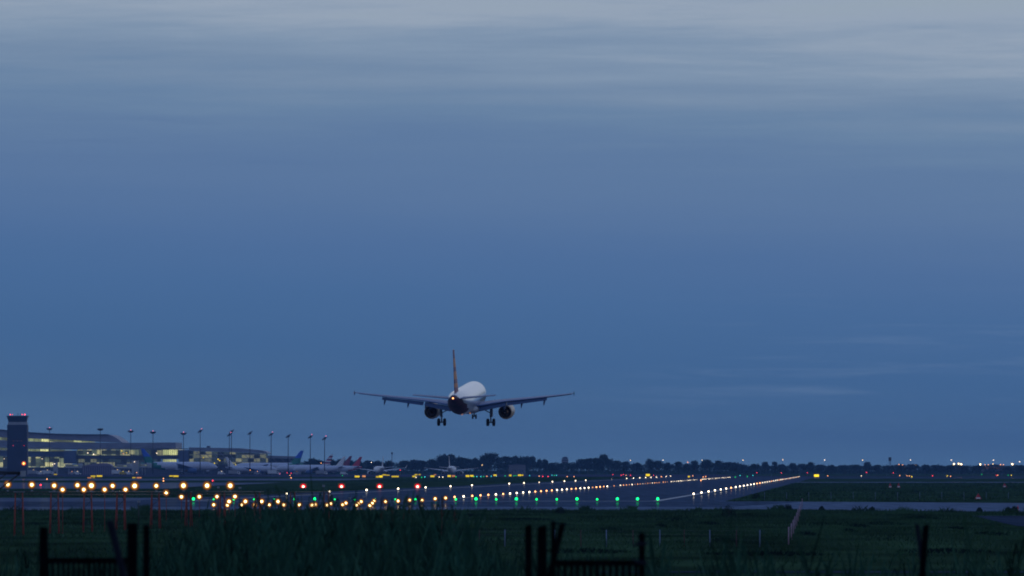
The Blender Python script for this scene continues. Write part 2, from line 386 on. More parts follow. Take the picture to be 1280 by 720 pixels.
def cane(px, d, ty):                                     # one leafy cane: stem and arching leaves
    x = GX(px, d); H = CH - (ty - HY) * d / F; ln = R.uniform(-.12, .12) * H
    if H < 1: return
    n = len(rd.v); w = .014
    rd.v += [(x - w, d, 0), (x + w, d, 0), (x + ln * .4 + w, d, H * .6), (x + ln * .4 - w, d, H * .6), (x + ln, d, H)]
    rd.f += [[n, n + 1, n + 2, n + 3], [n + 3, n + 2, n + 4]]; rd.m += [0, 0]; rd.sm += [False] * 2
    for k in range(R.randint(9, 14)):
        t_ = R.uniform(.35, 1.0); z = H * t_; x0 = x + ln * t_ * t_; sd = R.choice((-1, 1)); L_ = R.uniform(.28, .6) * (1.15 - .4 * t_); up = R.uniform(.9, 2.4); w = R.uniform(.008, .017); dy = R.uniform(-.15, .15)
        sp = R.uniform(.12, .6)
        pts = [(x0 + sd * L_ * q * sp, d + dy * q, z + L_ * (up * q - (.1 + up * R.choice((.15, .3, .7))) * q * q)) for q in (0, .3, .6, .85, 1)]
        n = len(rd.v)
        for (a_, b_, c_), ww in zip(pts, (.6, 1, .9, .5, .05)): rd.v += [(a_ - w * ww, b_, c_ - w * ww * .4), (a_ + w * ww, b_, c_ + w * ww * .4)]
        for q in range(4): rd.f.append([n + 2*q, n + 2*q + 2, n + 2*q + 3, n + 2*q + 1]); rd.m.append(k % 3 == 0); rd.sm.append(False)
for i in range(950):
    px = R.gauss(400, 125)
    if not 185 < px < 680: continue
    ty = topy(px) + 4 + 7 + abs(R.gauss(0, 22)) - (R.random() ** 4) * 30 * (1 if px < 590 else .4)
    cane(px, R.uniform(95, 190), max(ty, 627))
for i in range(330):
    px = R.uniform(-40, 1330); cane(px, R.uniform(80, 150), R.uniform(709, 728) - (8 * noise.noise((px * .02, 0, 0)) if px > 200 else 10 * R.random()))
M_reed2 = mat('pale_reed_leaves', (.034, .092, .060), .8, spec=0, var=.6, scale=1.2)
tag(rd.build('reeds', [M_reed, M_reed2]), 'dense dark reed bed in front of the approach lights', 'reeds', kind='stuff')
M_stalk = mat('dry_reed_stalk', (.075, .05, .036), .9, spec=0, var=.4, scale=3)  # orange light on the stalks put into their colour
stalks = [(476.5, 626, 4), (505, 625, 5), (511.5, 628, -4), (553, 622, 8), (568, 640, 3), (490, 640, -3)]
for i, (px, ty, ln) in enumerate(sorted(stalks)):
    d = 150 + i * 6; base = Vector((GX(px - ln, d), d, 0)); top = P(px, ty, d)
    r_ = empty('tall_reed', base, 0, ['dry brown reed stalk, leftmost of the tall ones above the reed bed', 'thin dry reed stalk, second from the left among the tall ones', 'tall brown reed stalk, third from the left above the reed bed',
        'leaning dry reed stalk, fourth from the left above the reed bed', 'tallest reed stalk with a bent tip, fifth from the left', 'short dry reed stalk, rightmost of the tall ones'][i], 'reed', 'tall dry reeds rising above the reed bed')
    b = MB(); t_ = top - base; b.bar((0, 0, 0), t_ * .55, .018, n=5, w2=.014); b.bar(t_ * .55, t_ * .9 + Vector((.02, 0, 0)), .014, n=5, w2=.01); b.build('stem', M_stalk, r_)
    b = MB()
    for k in range(26):
        q = t_ * (.86 + .14 * k / 26); b.bar(q, q + Vector((R.uniform(-.04, .09), R.uniform(-.05, .05), R.uniform(.03, .14))), .011, n=4, w2=.003)
    b.build('plume', M_stalk, r_)
    for k in range(3):
        b = MB(); q = t_ * (.4 + .15 * k); s_ = R.choice((-1, 1)); b.add([q, q + Vector((s_ * .15, 0, .2)), q + Vector((s_ * .32, .03, .12)), q + Vector((s_ * .13, 0, .14))], [(0, 1, 2, 3)]); b.build('leaf', M_reed, r_)

# ------------------------------------------------------------------ near posts and picket panels
def post(name, px0, px1, py_top, d, label, lean=0, m=M_wood, group='rough posts of the near fence', cap=True, wires=0):
    w = (px1 - px0) / F * d / 2; cx = (px0 + px1) / 2; zg = ground_z(d) - .2; top = P(cx, py_top, d)
    # lean = pixels between the top and the point where the post leaves the frame
    slope = lean / (720 - py_top) if lean else 0
    bx = GX(cx, d) + slope * (top.z - zg) * 1.0
    b = MB(); rings = []
    for k in range(7):
        t_ = k / 6; c = Vector((bx, d, zg)).lerp(top, t_); ring = []
        ww = w * (1 + .06 * math.sin(k * 2.1 + px0)) * (1.06 - .06 * t_)
        for i in range(8):
            a = 2 * PI * i / 8; sq = 1 / max(abs(math.cos(a)), abs(math.sin(a))) ** .6
            ring.append(c + Vector((math.cos(a) * ww * sq * .93, math.sin(a) * ww * sq * .93, (R.uniform(-.015, .02) if k == 6 else 0))))
        rings.append(ring)
    b.loops(rings, True, False)
    root = empty(name, (bx, d, zg), 0, label, 'post', group)
    for i in range(len(b.v)): b.v[i] = tuple(Vector(b.v[i]) - Vector((bx, d, zg)))
    b.build('shaft', m, root)
    for k in range(wires):
        q = (top - Vector((bx, d, zg))) * (1 - .05 - k * .085)
        w_ = MB(); w_.lathe([(-.018, w * 1.25), (0, w * 1.55), (.018, w * 1.25)], q, 'Z', 10, cap=True)
        w_.bar(q + Vector((-w, 0, 0)), q + Vector((-w * 2.4, .02, R.uniform(-.03, .03))), .012, n=5); w_.build('wire_wrap', M_wood2, root)
    return root
def panel(px0, px1, py, d, label, pitch, group='low picket panels'):
    zg = ground_z(d) - .05; zt_ = P(0, py, d).z; x0, x1 = GX(px0, d), GX(px1, d)
    root = empty('picket_panel', ((x0 + x1) / 2, d, zg), 0, label, 'fence', group)
    b = MB(); b.box(x0 - root.location.x, x1 - root.location.x, -.03, .0, zt_ - zg - .055, zt_ - zg); b.build('top_rail', M_wood, root)
    b = MB(); b.box(x0 - root.location.x, x1 - root.location.x, -.03, .0, .25, .32); b.build('bottom_rail', M_wood, root)
    n = int((px1 - px0) / pitch)
    for i in range(n):
        cx = x0 - root.location.x + (i + .5) / n * (x1 - x0); w = pitch / F * d * .27
        b = MB(); b.box(cx - w, cx + w, .004, .022, .05 + R.uniform(-.02, .02), zt_ - zg - .01 + R.uniform(-.02, .012)); b.build('picket', M_wood, root)
D0 = 66
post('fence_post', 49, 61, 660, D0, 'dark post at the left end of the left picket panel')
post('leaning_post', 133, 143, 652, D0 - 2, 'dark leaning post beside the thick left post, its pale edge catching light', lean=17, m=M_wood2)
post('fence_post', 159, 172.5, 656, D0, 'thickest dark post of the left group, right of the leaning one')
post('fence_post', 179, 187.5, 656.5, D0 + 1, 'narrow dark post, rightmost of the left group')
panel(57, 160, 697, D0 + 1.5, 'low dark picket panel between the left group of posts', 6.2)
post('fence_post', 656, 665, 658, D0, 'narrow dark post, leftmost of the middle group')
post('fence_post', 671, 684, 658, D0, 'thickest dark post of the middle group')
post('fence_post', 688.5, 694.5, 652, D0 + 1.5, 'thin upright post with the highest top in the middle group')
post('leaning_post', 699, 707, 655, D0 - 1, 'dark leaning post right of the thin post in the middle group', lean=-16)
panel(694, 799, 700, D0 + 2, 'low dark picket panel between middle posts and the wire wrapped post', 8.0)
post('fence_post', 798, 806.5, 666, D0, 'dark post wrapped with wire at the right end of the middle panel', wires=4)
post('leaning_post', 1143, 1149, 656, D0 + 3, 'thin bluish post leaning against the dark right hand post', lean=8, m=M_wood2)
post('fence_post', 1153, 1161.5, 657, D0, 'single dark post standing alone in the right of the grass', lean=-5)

# ------------------------------------------------------------------ field fences
M_post = mat('pale_blue_grey_post', (.12, .17, .30), .7)
M_postr = mat('rusty_post', (.07, .03, .03), .8)
M_pstripe = mat('faded_red_white_post', (.34, .22, .30), .7)
def fence(name, posts, h, label, w, wire_heights, m2=None, group='field fences'):
    """posts: (x, y, material)"""
    root = empty(name, (posts[0][0], posts[0][1], 0), 0, label, 'fence', group)
    o = Vector((posts[0][0], posts[0][1], 0))
    for x, y, m in posts:
        b = MB(); a = Vector((x, y, -.1)) - o; b.bar(a, a + Vector((R.uniform(-.02, .02), 0, h + .1)), w, n=6, w2=w * .9); b.lathe([(h, w * 1.1), (h + .03, w * .6)], a + Vector((0, 0, 0)), 'Z', 6, cap=True); b.build('post', m, root)
    for z in wire_heights:
        b = MB()
        for (x, y, _), (x2, y2, _) in zip(posts, posts[1:]):
            a = Vector((x, y, z)) - o; c = Vector((x2, y2, z)) - o; mid = (a + c) / 2 - Vector((0, 0, .02))
            b.bar(a, mid, .0014, n=3); b.bar(mid, c, .0014, n=3)
        b.build('wire', M_galv, root)
ps = []
for i, px in enumerate((535, 567, 599, 631, 662, 694, 726, 758, 791, 825, 856, 887, 921, 949)):
    ps.append((GX(px, 402), 402 + R.uniform(-1.5, 1.5), M_post if i % 2 else M_postr))
fence('wire_fence', ps, .98, 'low wire fence of pale and rusty posts in the near grass', .034, (.4, .7, .92))
ps = []
for k in range(9):
    t_ = k / 8; px = 985.5 + (1002.5 - 985.5) * t_ ** .75; d = 1 / ((1 - t_) / 414 + t_ / 800)
    ps.append((GX(px, d), d, M_pstripe))
fence('marker_fence', ps, 1.05, 'receding row of pinkish white posts running to the taxiway edge', .045, (.5, .95))
fence('infield_fence', [(GX(955.5 + 27.7 * k, 990), 990, M_post) for k in range(13)], 1.15, 'thin fence of grey posts in the grass beyond the right taxiway', .03, (.5, 1.1))
fence('distant_fence', [(GX(820 + 36 * k, 3600), 3600, M_post) for k in range(14)], 2.0, 'far low fence crossing the field beyond the runway end', .05, (1, 1.9))

# ------------------------------------------------------------------ lamps
def fixture(name, px, py, d, color, label, cat, group, r=.11, k=1.0, stem=True, base=None, bulbdisc=True):
    """lamp with bowl facing the approach, glass and stem, standing at its true distance"""
    p = P(px, py, d); zg = 0 if base is None else base
    root = empty(name, (p.x, p.y, zg), 0, label, cat, group); z = p.z - zg
    b = MB(); b.lathe([(.003, r * 2.65), (.05, r * 2.6), (.16, r * 1.1), (.22, r * .4)], (0, 0, z), 'Y', 16); b.lathe([(.22, r * .4), (.22, .001)], (0, 0, z), 'Y', 16)
    b.build('housing', M_steel, root)
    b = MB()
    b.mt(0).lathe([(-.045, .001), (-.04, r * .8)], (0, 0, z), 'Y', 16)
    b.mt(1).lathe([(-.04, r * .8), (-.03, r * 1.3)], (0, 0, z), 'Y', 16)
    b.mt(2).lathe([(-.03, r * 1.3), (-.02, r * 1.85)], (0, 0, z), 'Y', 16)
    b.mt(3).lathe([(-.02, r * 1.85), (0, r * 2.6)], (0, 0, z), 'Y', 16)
    b.build('lens', [lampmat(color, k * 1.3), glow('amber_glass_edge', (1, .55, .17), 1.5), glow('amber_reflector', (1, .40, .09), .45), glow('amber_reflector_rim', (1, .34, .07), .13)], root)  # the outer rings imitate the halo of the core with their own glow
    if stem and z > .12:
        b = MB(); b.bar((0, .08, 0), (0, .08, z - r * .5), .025, n=6); b.lathe([(0, .09), (.04, .08), (.05, .03)], (0, .08, 0), 'Z', 8); b.build('stem', M_redpaint if z > 1 else M_galv, root)
    return root
GA = 'amber approach lights in front of the runway'
upper = [(10, 605.5, .6), (40, 606, .85), (68, 607, .9), (97, 606.5, 1), (114.5, 607, 1.6), (141, 607.3, 1), (168.5, 607.3, 1.6), (195.5, 607.3, 1), (229.5, 607, 1.6), (259, 607, 1.6), (288, 607, 1.5)]
def gantry_d(px): return 468 + max(0, px - 24) * .33
def gantry_z(px): return CH - (614.5 - HY) * gantry_d(px) / F
for i, (px, py, k) in enumerate(upper):
    d = gantry_d(px) + .25
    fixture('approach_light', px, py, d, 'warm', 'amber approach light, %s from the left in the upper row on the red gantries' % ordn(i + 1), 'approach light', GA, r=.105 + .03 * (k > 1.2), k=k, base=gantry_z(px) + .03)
rowB = [(78.5, 612), (105, 612), (131, 612), (157, 612)]
for i, (px, py) in enumerate(rowB):
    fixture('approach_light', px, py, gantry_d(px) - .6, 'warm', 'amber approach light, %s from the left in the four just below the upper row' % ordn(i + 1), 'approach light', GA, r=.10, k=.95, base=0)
rowC = [(208, 616, 592)] + [(227 + 22.3 * i, 621 - .15 * i, 628) for i in range(4)]
rowD = [(286.5 + 20.4 * i, 626.8, 676) for i in range(4)]
for i, (px, py, d) in enumerate(rowC):
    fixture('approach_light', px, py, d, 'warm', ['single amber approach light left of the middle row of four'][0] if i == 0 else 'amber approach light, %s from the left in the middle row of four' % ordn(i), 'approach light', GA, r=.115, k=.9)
for i, (px, py, d) in enumerate(rowD):
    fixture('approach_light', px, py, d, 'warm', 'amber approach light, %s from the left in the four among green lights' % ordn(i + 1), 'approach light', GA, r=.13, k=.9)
low = [(267.5, 631, 1), (284.5, 631.3, .9), (302, 631.2, .8), (318.5, 631.5, .5), (336.5, 631, 1.2), (355, 631, .8), (374.5, 631, 1.5), (390, 631.5, .6), (394, 630.8, .8), (409, 631.5, .7), (413.5, 629.3, .8), (428.5, 631, 1), (432.5, 628.8, .9),
       (445.5, 631.5, 1), (448, 629.4, .8), (451.5, 627, .9), (462.5, 632, 1.2), (465.5, 629, 1), (467.5, 626.4, .8), (482, 627, .8), (497.8, 626.2, 1.2), (512, 625.2, .6), (527.5, 625.2, 1), (544, 623.3, .9), (557, 622.5, .9)]
for i, (px, py, k) in enumerate(low):
    d = 790 + max(0, px - 400) * .9
    if CH - (py - HY) * d / F < .25: d = (CH - .25) * F / (py - HY)
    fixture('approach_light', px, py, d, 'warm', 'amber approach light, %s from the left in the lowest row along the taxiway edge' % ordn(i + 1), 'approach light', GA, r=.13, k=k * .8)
# glide slope indicators
for i, px in enumerate((379.2, 427, 474.5, 522)):
    d = 1640; p = P(px, 608.3, d)
    root = empty('glide_slope_light', (p.x, d, .03), 0, 'red glide slope indicator lamp box, %s from the left in the row of four' % ordn(i + 1), 'indicator light', 'red glide slope indicators beside the runway')
    z = p.z - .03
    b = MB(); b.box(-.8, .8, 0, 1.1, z - .79, z + .79); b.build('housing', M_yel, root)
    b = MB(); b.box(-.75, .75, -.25, -.0, z + .795, z + .84); b.build('hood', M_steel, root)
    for sx_ in (-.45, .45):
        b = MB(); b.bar((sx_, .5, 0), (sx_, .5, max(.02, z - .79)), .04, n=6); b.build('leg', M_galv, root)
    b = MB(); b.mt(0).lathe([(-.04, .001), (-.035, .27)], (0, 0, z), 'Y', 16).mt(1).lathe([(-.035, .27), (-.03, .5)], (0, 0, z), 'Y', 16).mt(2).lathe([(-.03, .5), (-.02, .78)], (0, 0, z), 'Y', 16)
    b.build('lens', [glow('hot_red_filter', (1, .42, .30), 7), glow('red_filter', (1, .035, .04), 2.2), glow('red_filter_rim', (1, .02, .04), .35)], root)  # the wider red rings put the lamp's halo into the lens glow

# small runway lamps: one mesh per kind, copied
proto = {}
def runway_lamp(px, py, d, color, label, cat, group, name='runway_light', r=.12, k=1.0, h=.3, zoff=None):
    key = (color, round(r, 3), round(k, 2), round(h, 2))
    if key not in proto:
        b = MB(); b.mt(0).lathe([(0, .14), (.03, .13), (.04, .04)], (0, 0, 0), 'Z', 10, cap=True).bar((0, 0, .04), (0, 0, h - r), .03, n=6)
        b.mt(1).lathe([(h - r * .9, r * .75), (h - r * .4, r), (h + r * .3, r * .9), (h + r * .8, r * .5), (h + r, .001)], (0, 0, 0), 'Z', 12)
        o = b.build(name, [M_yel, lampmat(color, k)]); proto[key] = o
    else:
        o = proto[key].copy(); C.objects.link(o); o.name = name
    z = CH - (py - HY) * d / F if py is not None else h
    o.location = (GX(px, d), d, max(.03, z - h)); tag(o, label, cat, group)
    return o
brt = {0, 6, 14, 16, 19, 21, 22, 23}
dim = {1, 3, 4, 6 + 1, 9, 10, 12}
for i in range(24):
    px = 242 + 25.22 * i; py = 626 + (-.0 if i > 14 else -1.4 * math.sin(PI * i / 15)) + (i - 15) * .12 * (i > 15)
    k = 2.0 if i in brt else .45 if i in dim else 1.0
    runway_lamp(px, py, 951, 'green', 'green threshold light, %s from the left in the row across the runway start' % ordn(i + 1), 'threshold light', 'green runway threshold lights', 'threshold_light', r=.18 if i in brt else .11 if i in dim else .135, k={2.0: 1.3, .45: .7, 1.0: 1.0}[k], h=.28 if i not in brt else .34)
i = 0; d = 1140
while d < 3600:
    px = 1062 - 222300 / d; i += 1
    col = 'orange' if i in (7, 14, 15, 20, 24, 27, 30, 33, 36, 39) else 'white'
    runway_lamp(px, HY + (CH - .34) * F / d, d, col, '%s runway edge light, %s from the near end of the right edge row' % (col if col == 'orange' else 'white', ordn(i)), 'runway edge light', 'lights along the right runway edge', 'runway_edge_light', r=.135, k=1.0 if d < 2000 else .5 if d < 2700 else .3, h=.34)
    d += 60
nc = 0
seq = 'owooowowwwwoooowwwoowwwoo'
for i in range(100):
    d = 1029 + 24 * i; px = 1062 - 508000 / d
    c = seq[i] if i < len(seq) else ('o' if i < 52 and i % 4 in (0, 1, 2) else 'w')
    z = max(.12, .31 - (d - 1029) * .0005)
    col = 'orange' if c == 'o' else 'white'
    if i > 26 and R.random() < .22: continue
    rk = 1.0 if i < 22 else R.choice((.3, .6, 1.0, 1.2))
    nc += 1
    runway_lamp(px, HY + (CH - z) * F / d, d, col, '%s centreline light, %s from the near end of the middle row' % (col, ordn(nc)), 'centreline light', 'lights along the runway centreline', 'centreline_light', r=.13 if i < 28 else .10, k=round(rk * ((1.0 if i < 28 else .7) if c == 'w' else (.8 if i < 28 else .45)), 2), h=.2)
left = [(358.5, 617.8), (412, 619.5), (458.3, 614.2), (497.8, 612.6), (532, 611.2), (563.2, 611.3), (590, 609.8), (636.5, 606), (655, 605.4), (674, 604.5), (690.5, 603.6), (705.5, 603.2), (719.4, 602.3), (732.2, 601.4), (764.7, 600.8),
        (783.3, 598.8), (791.8, 598.2), (799.7, 597.5), (807, 597.2), (813.8, 597), (820.5, 596.6), (826.7, 595.8), (832.6, 595.6), (838, 595)]
for i, (px, py) in enumerate(left):
    d = 810000 / (1062 - px); col = 'orange' if i == 21 else 'white'
    runway_lamp(px, min(py, HY + (CH - .2) * F / d), d, col, '%s runway edge light, %s from the near end of the left edge row' % (col, ordn(i + 1)), 'runway edge light', 'lights along the left runway edge', 'runway_edge_light', r=.16 if i != 14 else .08, k=.9 if i not in (1, 9, 14) else .4, h=.34)

# ------------------------------------------------------------------ taxiway guidance signs and far small lamps
def sign(px, py, w, h, d, color, label, k=1.0):
    p = P(px, py, d); W_ = w / F * d / 2; H_ = h / F * d / 2
    root = empty('taxiway_sign', (p.x, d, .03), 0, label, 'taxiway sign', 'lit taxiway signs')
    z = p.z - .03
    b = MB(); b.box(-W_ - .08, W_ + .08, 0, .3, z - H_ - .08, z + H_ + .08); b.build('cabinet', M_steel, root)
    b = MB(); b.box(-W_, W_, -.012, -.003, z - H_, z + H_); b.build('lit_face', glow('%s_sign_face_%d' % (color, int(k * 100)), EC[color], 1.1 * k), root)
    for s_ in (-W_ * .7, W_ * .7):
        b = MB(); b.bar((s_, .15, 0), (s_, .15, max(.05, z - H_ - .08)), .05, n=6); b.build('leg', M_galv, root)
SG = [(69.5, 593, 4, 1.3, 4300, 'yellow', .4), (112, 597.3, 5, 1.3, 3200, 'orange', .5), (116.5, 595.2, 6, 1.6, 3500, 'yellow', .6), (124.5, 595, 7, 1.8, 3550, 'yellow', .8), (117.5, 597.2, 3, 1.2, 3250, 'yellow', .35),
      (167.5, 597.1, 4, 1.5, 3210, 'yellow', .5), (174, 597.2, 6, 1.6, 3200, 'orange', .6), (214, 595, 4.5, 1.5, 3600, 'yellow', .7), (220, 595.2, 6.5, 1.8, 3580, 'yellow', .8),
      (446.5, 595.6, 6, 2, 3450, 'yellow', .9), (455, 595.3, 4, 2, 3460, 'orange', .8), (472, 596, 4, 1.8, 3430, 'yellow', .6), (476, 595.6, 4.5, 2.4, 3440, 'yellow', 1.1), (480.5, 593.6, 5, 1.4, 3900, 'yellow', .6), (485, 594, 4, 1.2, 3880, 'yellow', .5),
      (494, 595.6, 9, 1.6, 3450, 'yellow', .7), (517.5, 595.4, 4, 1.8, 3460, 'yellow', .7), (520, 593.4, 3.5, 1.4, 3900, 'yellow', .6), (524.5, 593.2, 3, 1.2, 3910, 'yellow', .5), (540.5, 595.3, 5, 2, 3470, 'yellow', .8), (543.8, 593.4, 3, 1.3, 3900, 'orange', .4),
      (561.5, 595, 4, 2.2, 3480, 'yellow', .9), (566.8, 595, 4, 2, 3480, 'orange', .5), (584.5, 595, 4.5, 2.2, 3490, 'yellow', .9), (589.8, 594.8, 4, 2, 3490, 'yellow', 1), (618.8, 594, 4, 1.8, 3700, 'yellow', .9), (637.8, 594.3, 3, 2, 3650, 'yellow', .8), (649.5, 594, 4, 2, 3700, 'yellow', .9), (653, 594, 2.4, 1.6, 3700, 'yellow', .7),
      (809.7, 593.8, 5, 2.6, 3800, 'yellow', 1.1), (861, 595.7, 2.4, 1.8, 3400, 'yellow', .9), (1020.5, 594.5, 6, 2.8, 3640, 'yellow', 1.5)]
SG.sort()
for i, (px, py, w, h, d, c, k) in enumerate(SG):
    lab = '%s lit taxiway sign, %s from the left along the far taxiway' % (c, ordn(i + 1))
    if px > 1000: lab = 'bright yellow taxiway sign standing alone right of the runway end'
    elif px > 800 and px < 850: lab = 'yellow taxiway sign left of the far runway end lights'
    sign(px, py, w, h, d, c, lab, k)
DOTS = [(520, 596.8, 'white'), (527, 596.8, 'green'), (531, 596.3, 'cyan'), (549, 596.4, 'white'), (553.5, 596.4, 'white'), (570, 596.2, 'green'), (592.5, 596, 'green'), (596, 595.8, 'cyan'), (601, 595.8, 'cyan'), (604.5, 595.8, 'green'), (608.5, 595.5, 'orange'), (614, 595.4, 'cyan'), (620.5, 595.2, 'cyan'),
        (631.5, 595, 'green'), (642.5, 594.8, 'green'), (645, 594.6, 'green'), (662, 594.5, 'cyan'), (674, 595.2, 'orange'), (678.5, 595.6, 'red'), (685, 595.8, 'red'), (690, 594.3, 'cyan'), (693, 594.3, 'green'), (695.5, 594.3, 'cyan'), (709, 595.8, 'orange'), (717.5, 595.8, 'orange'),
        (766, 593.2, 'red'), (776.5, 594, 'red'), (779, 593.3, 'red'), (782.5, 594, 'orange'), (788, 594, 'red'), (817, 594, 'red'), (866, 595, 'orange'), (879, 596.4, 'orange'), (876, 600.6, 'orange'), (882, 595.8, 'orange'),
        (919, 596.4, 'green'), (925, 594.5, 'cyan'), (934, 595.6, 'green'), (941, 594.5, 'cyan'), (946, 591, 'red'), (976.5, 591.2, 'red'), (1009, 591, 'red'), (1034.5, 595, 'orange'), (1076.5, 595, 'white'), (1083, 590.6, 'red'),
        (1116.5, 591, 'red'), (1124.5, 594.5, 'orange'), (1133.5, 594.8, 'orange'), (1136.5, 595, 'orange'), (1139.5, 596, 'yellow'), (1165.5, 594.8, 'red'), (1183.8, 595, 'yellow'), (1188, 595.4, 'orange'), (1227, 592.8, 'green'), (1245.5, 594.2, 'red'), (1247, 594.2, 'orange'), (1260, 594.2, 'green'), (1264, 594.2, 'yellow'),
        (59, 599, 'orange'), (51, 606.5, 'red'), (204.5, 598.3, 'orange'), (204.5, 601.3, 'orange'), (266, 601, 'red'), (171, 590.8, 'orange'), (428, 594.5, 'green'), (362.5, 594, 'orange'), (500.5, 587.5, 'red'), (313, 587.7, 'orange'), (350, 592, 'pink'), (359, 591, 'red'), (364, 591.5, 'red'), (364, 597.5, 'orange')]
DOTS.sort()
for i, (px, py, c) in enumerate(DOTS):
    d = min(5000, GD(py + .01) * .92) if py > 594 else 4300
    zz_ = CH - (py - HY) * d / F
    runway_lamp(px, py, d, c, 'tiny %s field lamp, %s from the left among the scattered far lamps' % (c, ordn(i + 1)), 'field lamp', 'scattered small lamps on the far airfield', 'field_lamp', r=.19, k=.5, h=max(.2, round(zz_, 1)))

# ------------------------------------------------------------------ red approach gantries and bars
GG = 'red lattice gantries carrying the approach lights'
gx = [24, 68.5, 110, 151, 194.5, 236, 278, 322, 366, 408]
for i, px in enumerate(gx):
    d = gantry_d(px); x = GX(px, d); zt_ = gantry_z(px) - .04; w = (4.4 if i < 5 else 2.6) / F * d
    root = empty('light_gantry', (x, d, 0), R.uniform(-.15, .15), 'red lattice gantry with two posts, %s from the left' % ordn(i + 1), 'gantry', GG)
    for s_ in (-1, 1):
        for dy in (-.35, .35):
            b = MB(); b.bar((s_ * w * 1.3, dy * 1.4, -.1), (s_ * w, dy * .25, zt_), .05, n=6, w2=.04); b.build('post', M_redpaint, root)
    b = MB(); n = 5
    for k in range(n):
        za, zb = zt_ * k / n, zt_ * (k + 1) / n
        sgn = 1 if k % 2 else -1
        b.bar((-sgn * w * 1.1, -.2, za), (sgn * w * 1.1, -.2, zb), .016, n=5)
        b.bar((-w * 1.1, -.2, zb), (w * 1.1, -.2, zb), .014, n=5)
    b.build('bracing', M_steel, root)
    b = MB(); b.box(-w * 1.6, w * 1.6, -.2, .2, zt_ + .003, zt_ + .035); b.build('platform', M_galv, root)
def beam(pa, pb, za, label, r=.03, m=M_steel):
    da, db = gantry_d(pa), gantry_d(pb); a = Vector((GX(pa, da), da - .3, gantry_z(pa) + za)); c = Vector((GX(pb, db), db - .3, gantry_z(pb) + za))
    root = empty('walkway_rail', a, 0, label, 'rail', 'rails linking the gantries')
    b = MB(); b.bar((0, 0, 0), c - a, r, n=6); b.build('upper_tube', m, root)
    b = MB(); b.bar((0, 0, -.22), c - a + Vector((0, 0, -.22)), r * .8, n=6); b.build('lower_tube', m, root)
    b = MB(); n = int((c - a).length / .55); v = c - a
    for k in range(n):
        q0, q1 = v * (k / n), v * ((k + 1) / n); b.bar(q0 + (Vector((0, 0, -.22)) if k % 2 else Vector()), q1 + (Vector() if k % 2 else Vector((0, 0, -.22))), .01, n=4)
    b.build('lattice', m, root)
beam(-30, 205, 0, 'dark lattice walkway rail linking the five left gantries')
beam(206, 330, 0, 'dark lattice walkway rail linking the middle gantries')
beam(331, 414, -.02, 'dark lattice walkway rail at the right end of the gantries')
def pole(px, top, d, label, r=.04, head=True):
    root = empty('instrument_pole', (GX(px, d), d, 0), 0, label, 'pole', 'thin instrument poles among the gantries'); z = P(px, top, d).z
    b = MB(); b.bar((0, 0, -.1), (0, 0, z), r, n=6, w2=r * .7); b.build('shaft', M_steel, root)
    if head: b = MB(); b.box(-.1, .1, -.08, .08, z + .002, z + .16); b.build('sensor_head', M_galv, root)
pole(404.5, 608.5, 560, 'tall dark pole with pale head right of the first red lamp', .05)
pole(173.5, 628, 520, 'short pole with small dark head between the gantries')
pole(437, 624, 600, 'thin dark pole at the reed edge right of the tall pole', .03)
pole(455, 622, 600, 'thin leaning looking pole right of the gantries', .03)
pole(273, 610.5, 600, 'dark pole right of the last bright lamp of the upper row', .05)
pole(300, 611, 600, 'dark pole between gantries, right of the upper lamp row', .05)

# dark braced arm at the left border
root = empty('signal_arm', (GX(-14, 250), 250, 0), 0, 'dark braced arm with a small lamp box entering from the left border', 'signal arm')
o = Vector(root.location)
b = MB(); b.bar((0, 0, 0), P(-14, 586, 250) - o, .07, n=8); b.build('mast', M_steel, root)
b = MB(); b.bar(P(-14, 589.5, 250) - o, P(27, 590.8, 250) - o, .035, n=6); b.bar(P(-14, 592.5, 250) - o, P(27, 592.2, 250) - o, .025, n=6); b.build('arm', M_steel, root)
b = MB(); b.bar(P(-14, 622, 250) - o, P(25, 592, 250) - o, .03, n=6); b.build('brace', M_steel, root)
b = MB(); b.bar(P(-14, 610, 250) - o, P(8, 592.5, 250) - o, .02, n=6); b.build('brace', M_steel, root)
b = MB(); q = P(29, 592, 250) - o; b.box(q.x - .09, q.x + .09, -.08, .08, q.z - .1, q.z + .1); b.build('lamp_box', M_galv, root)

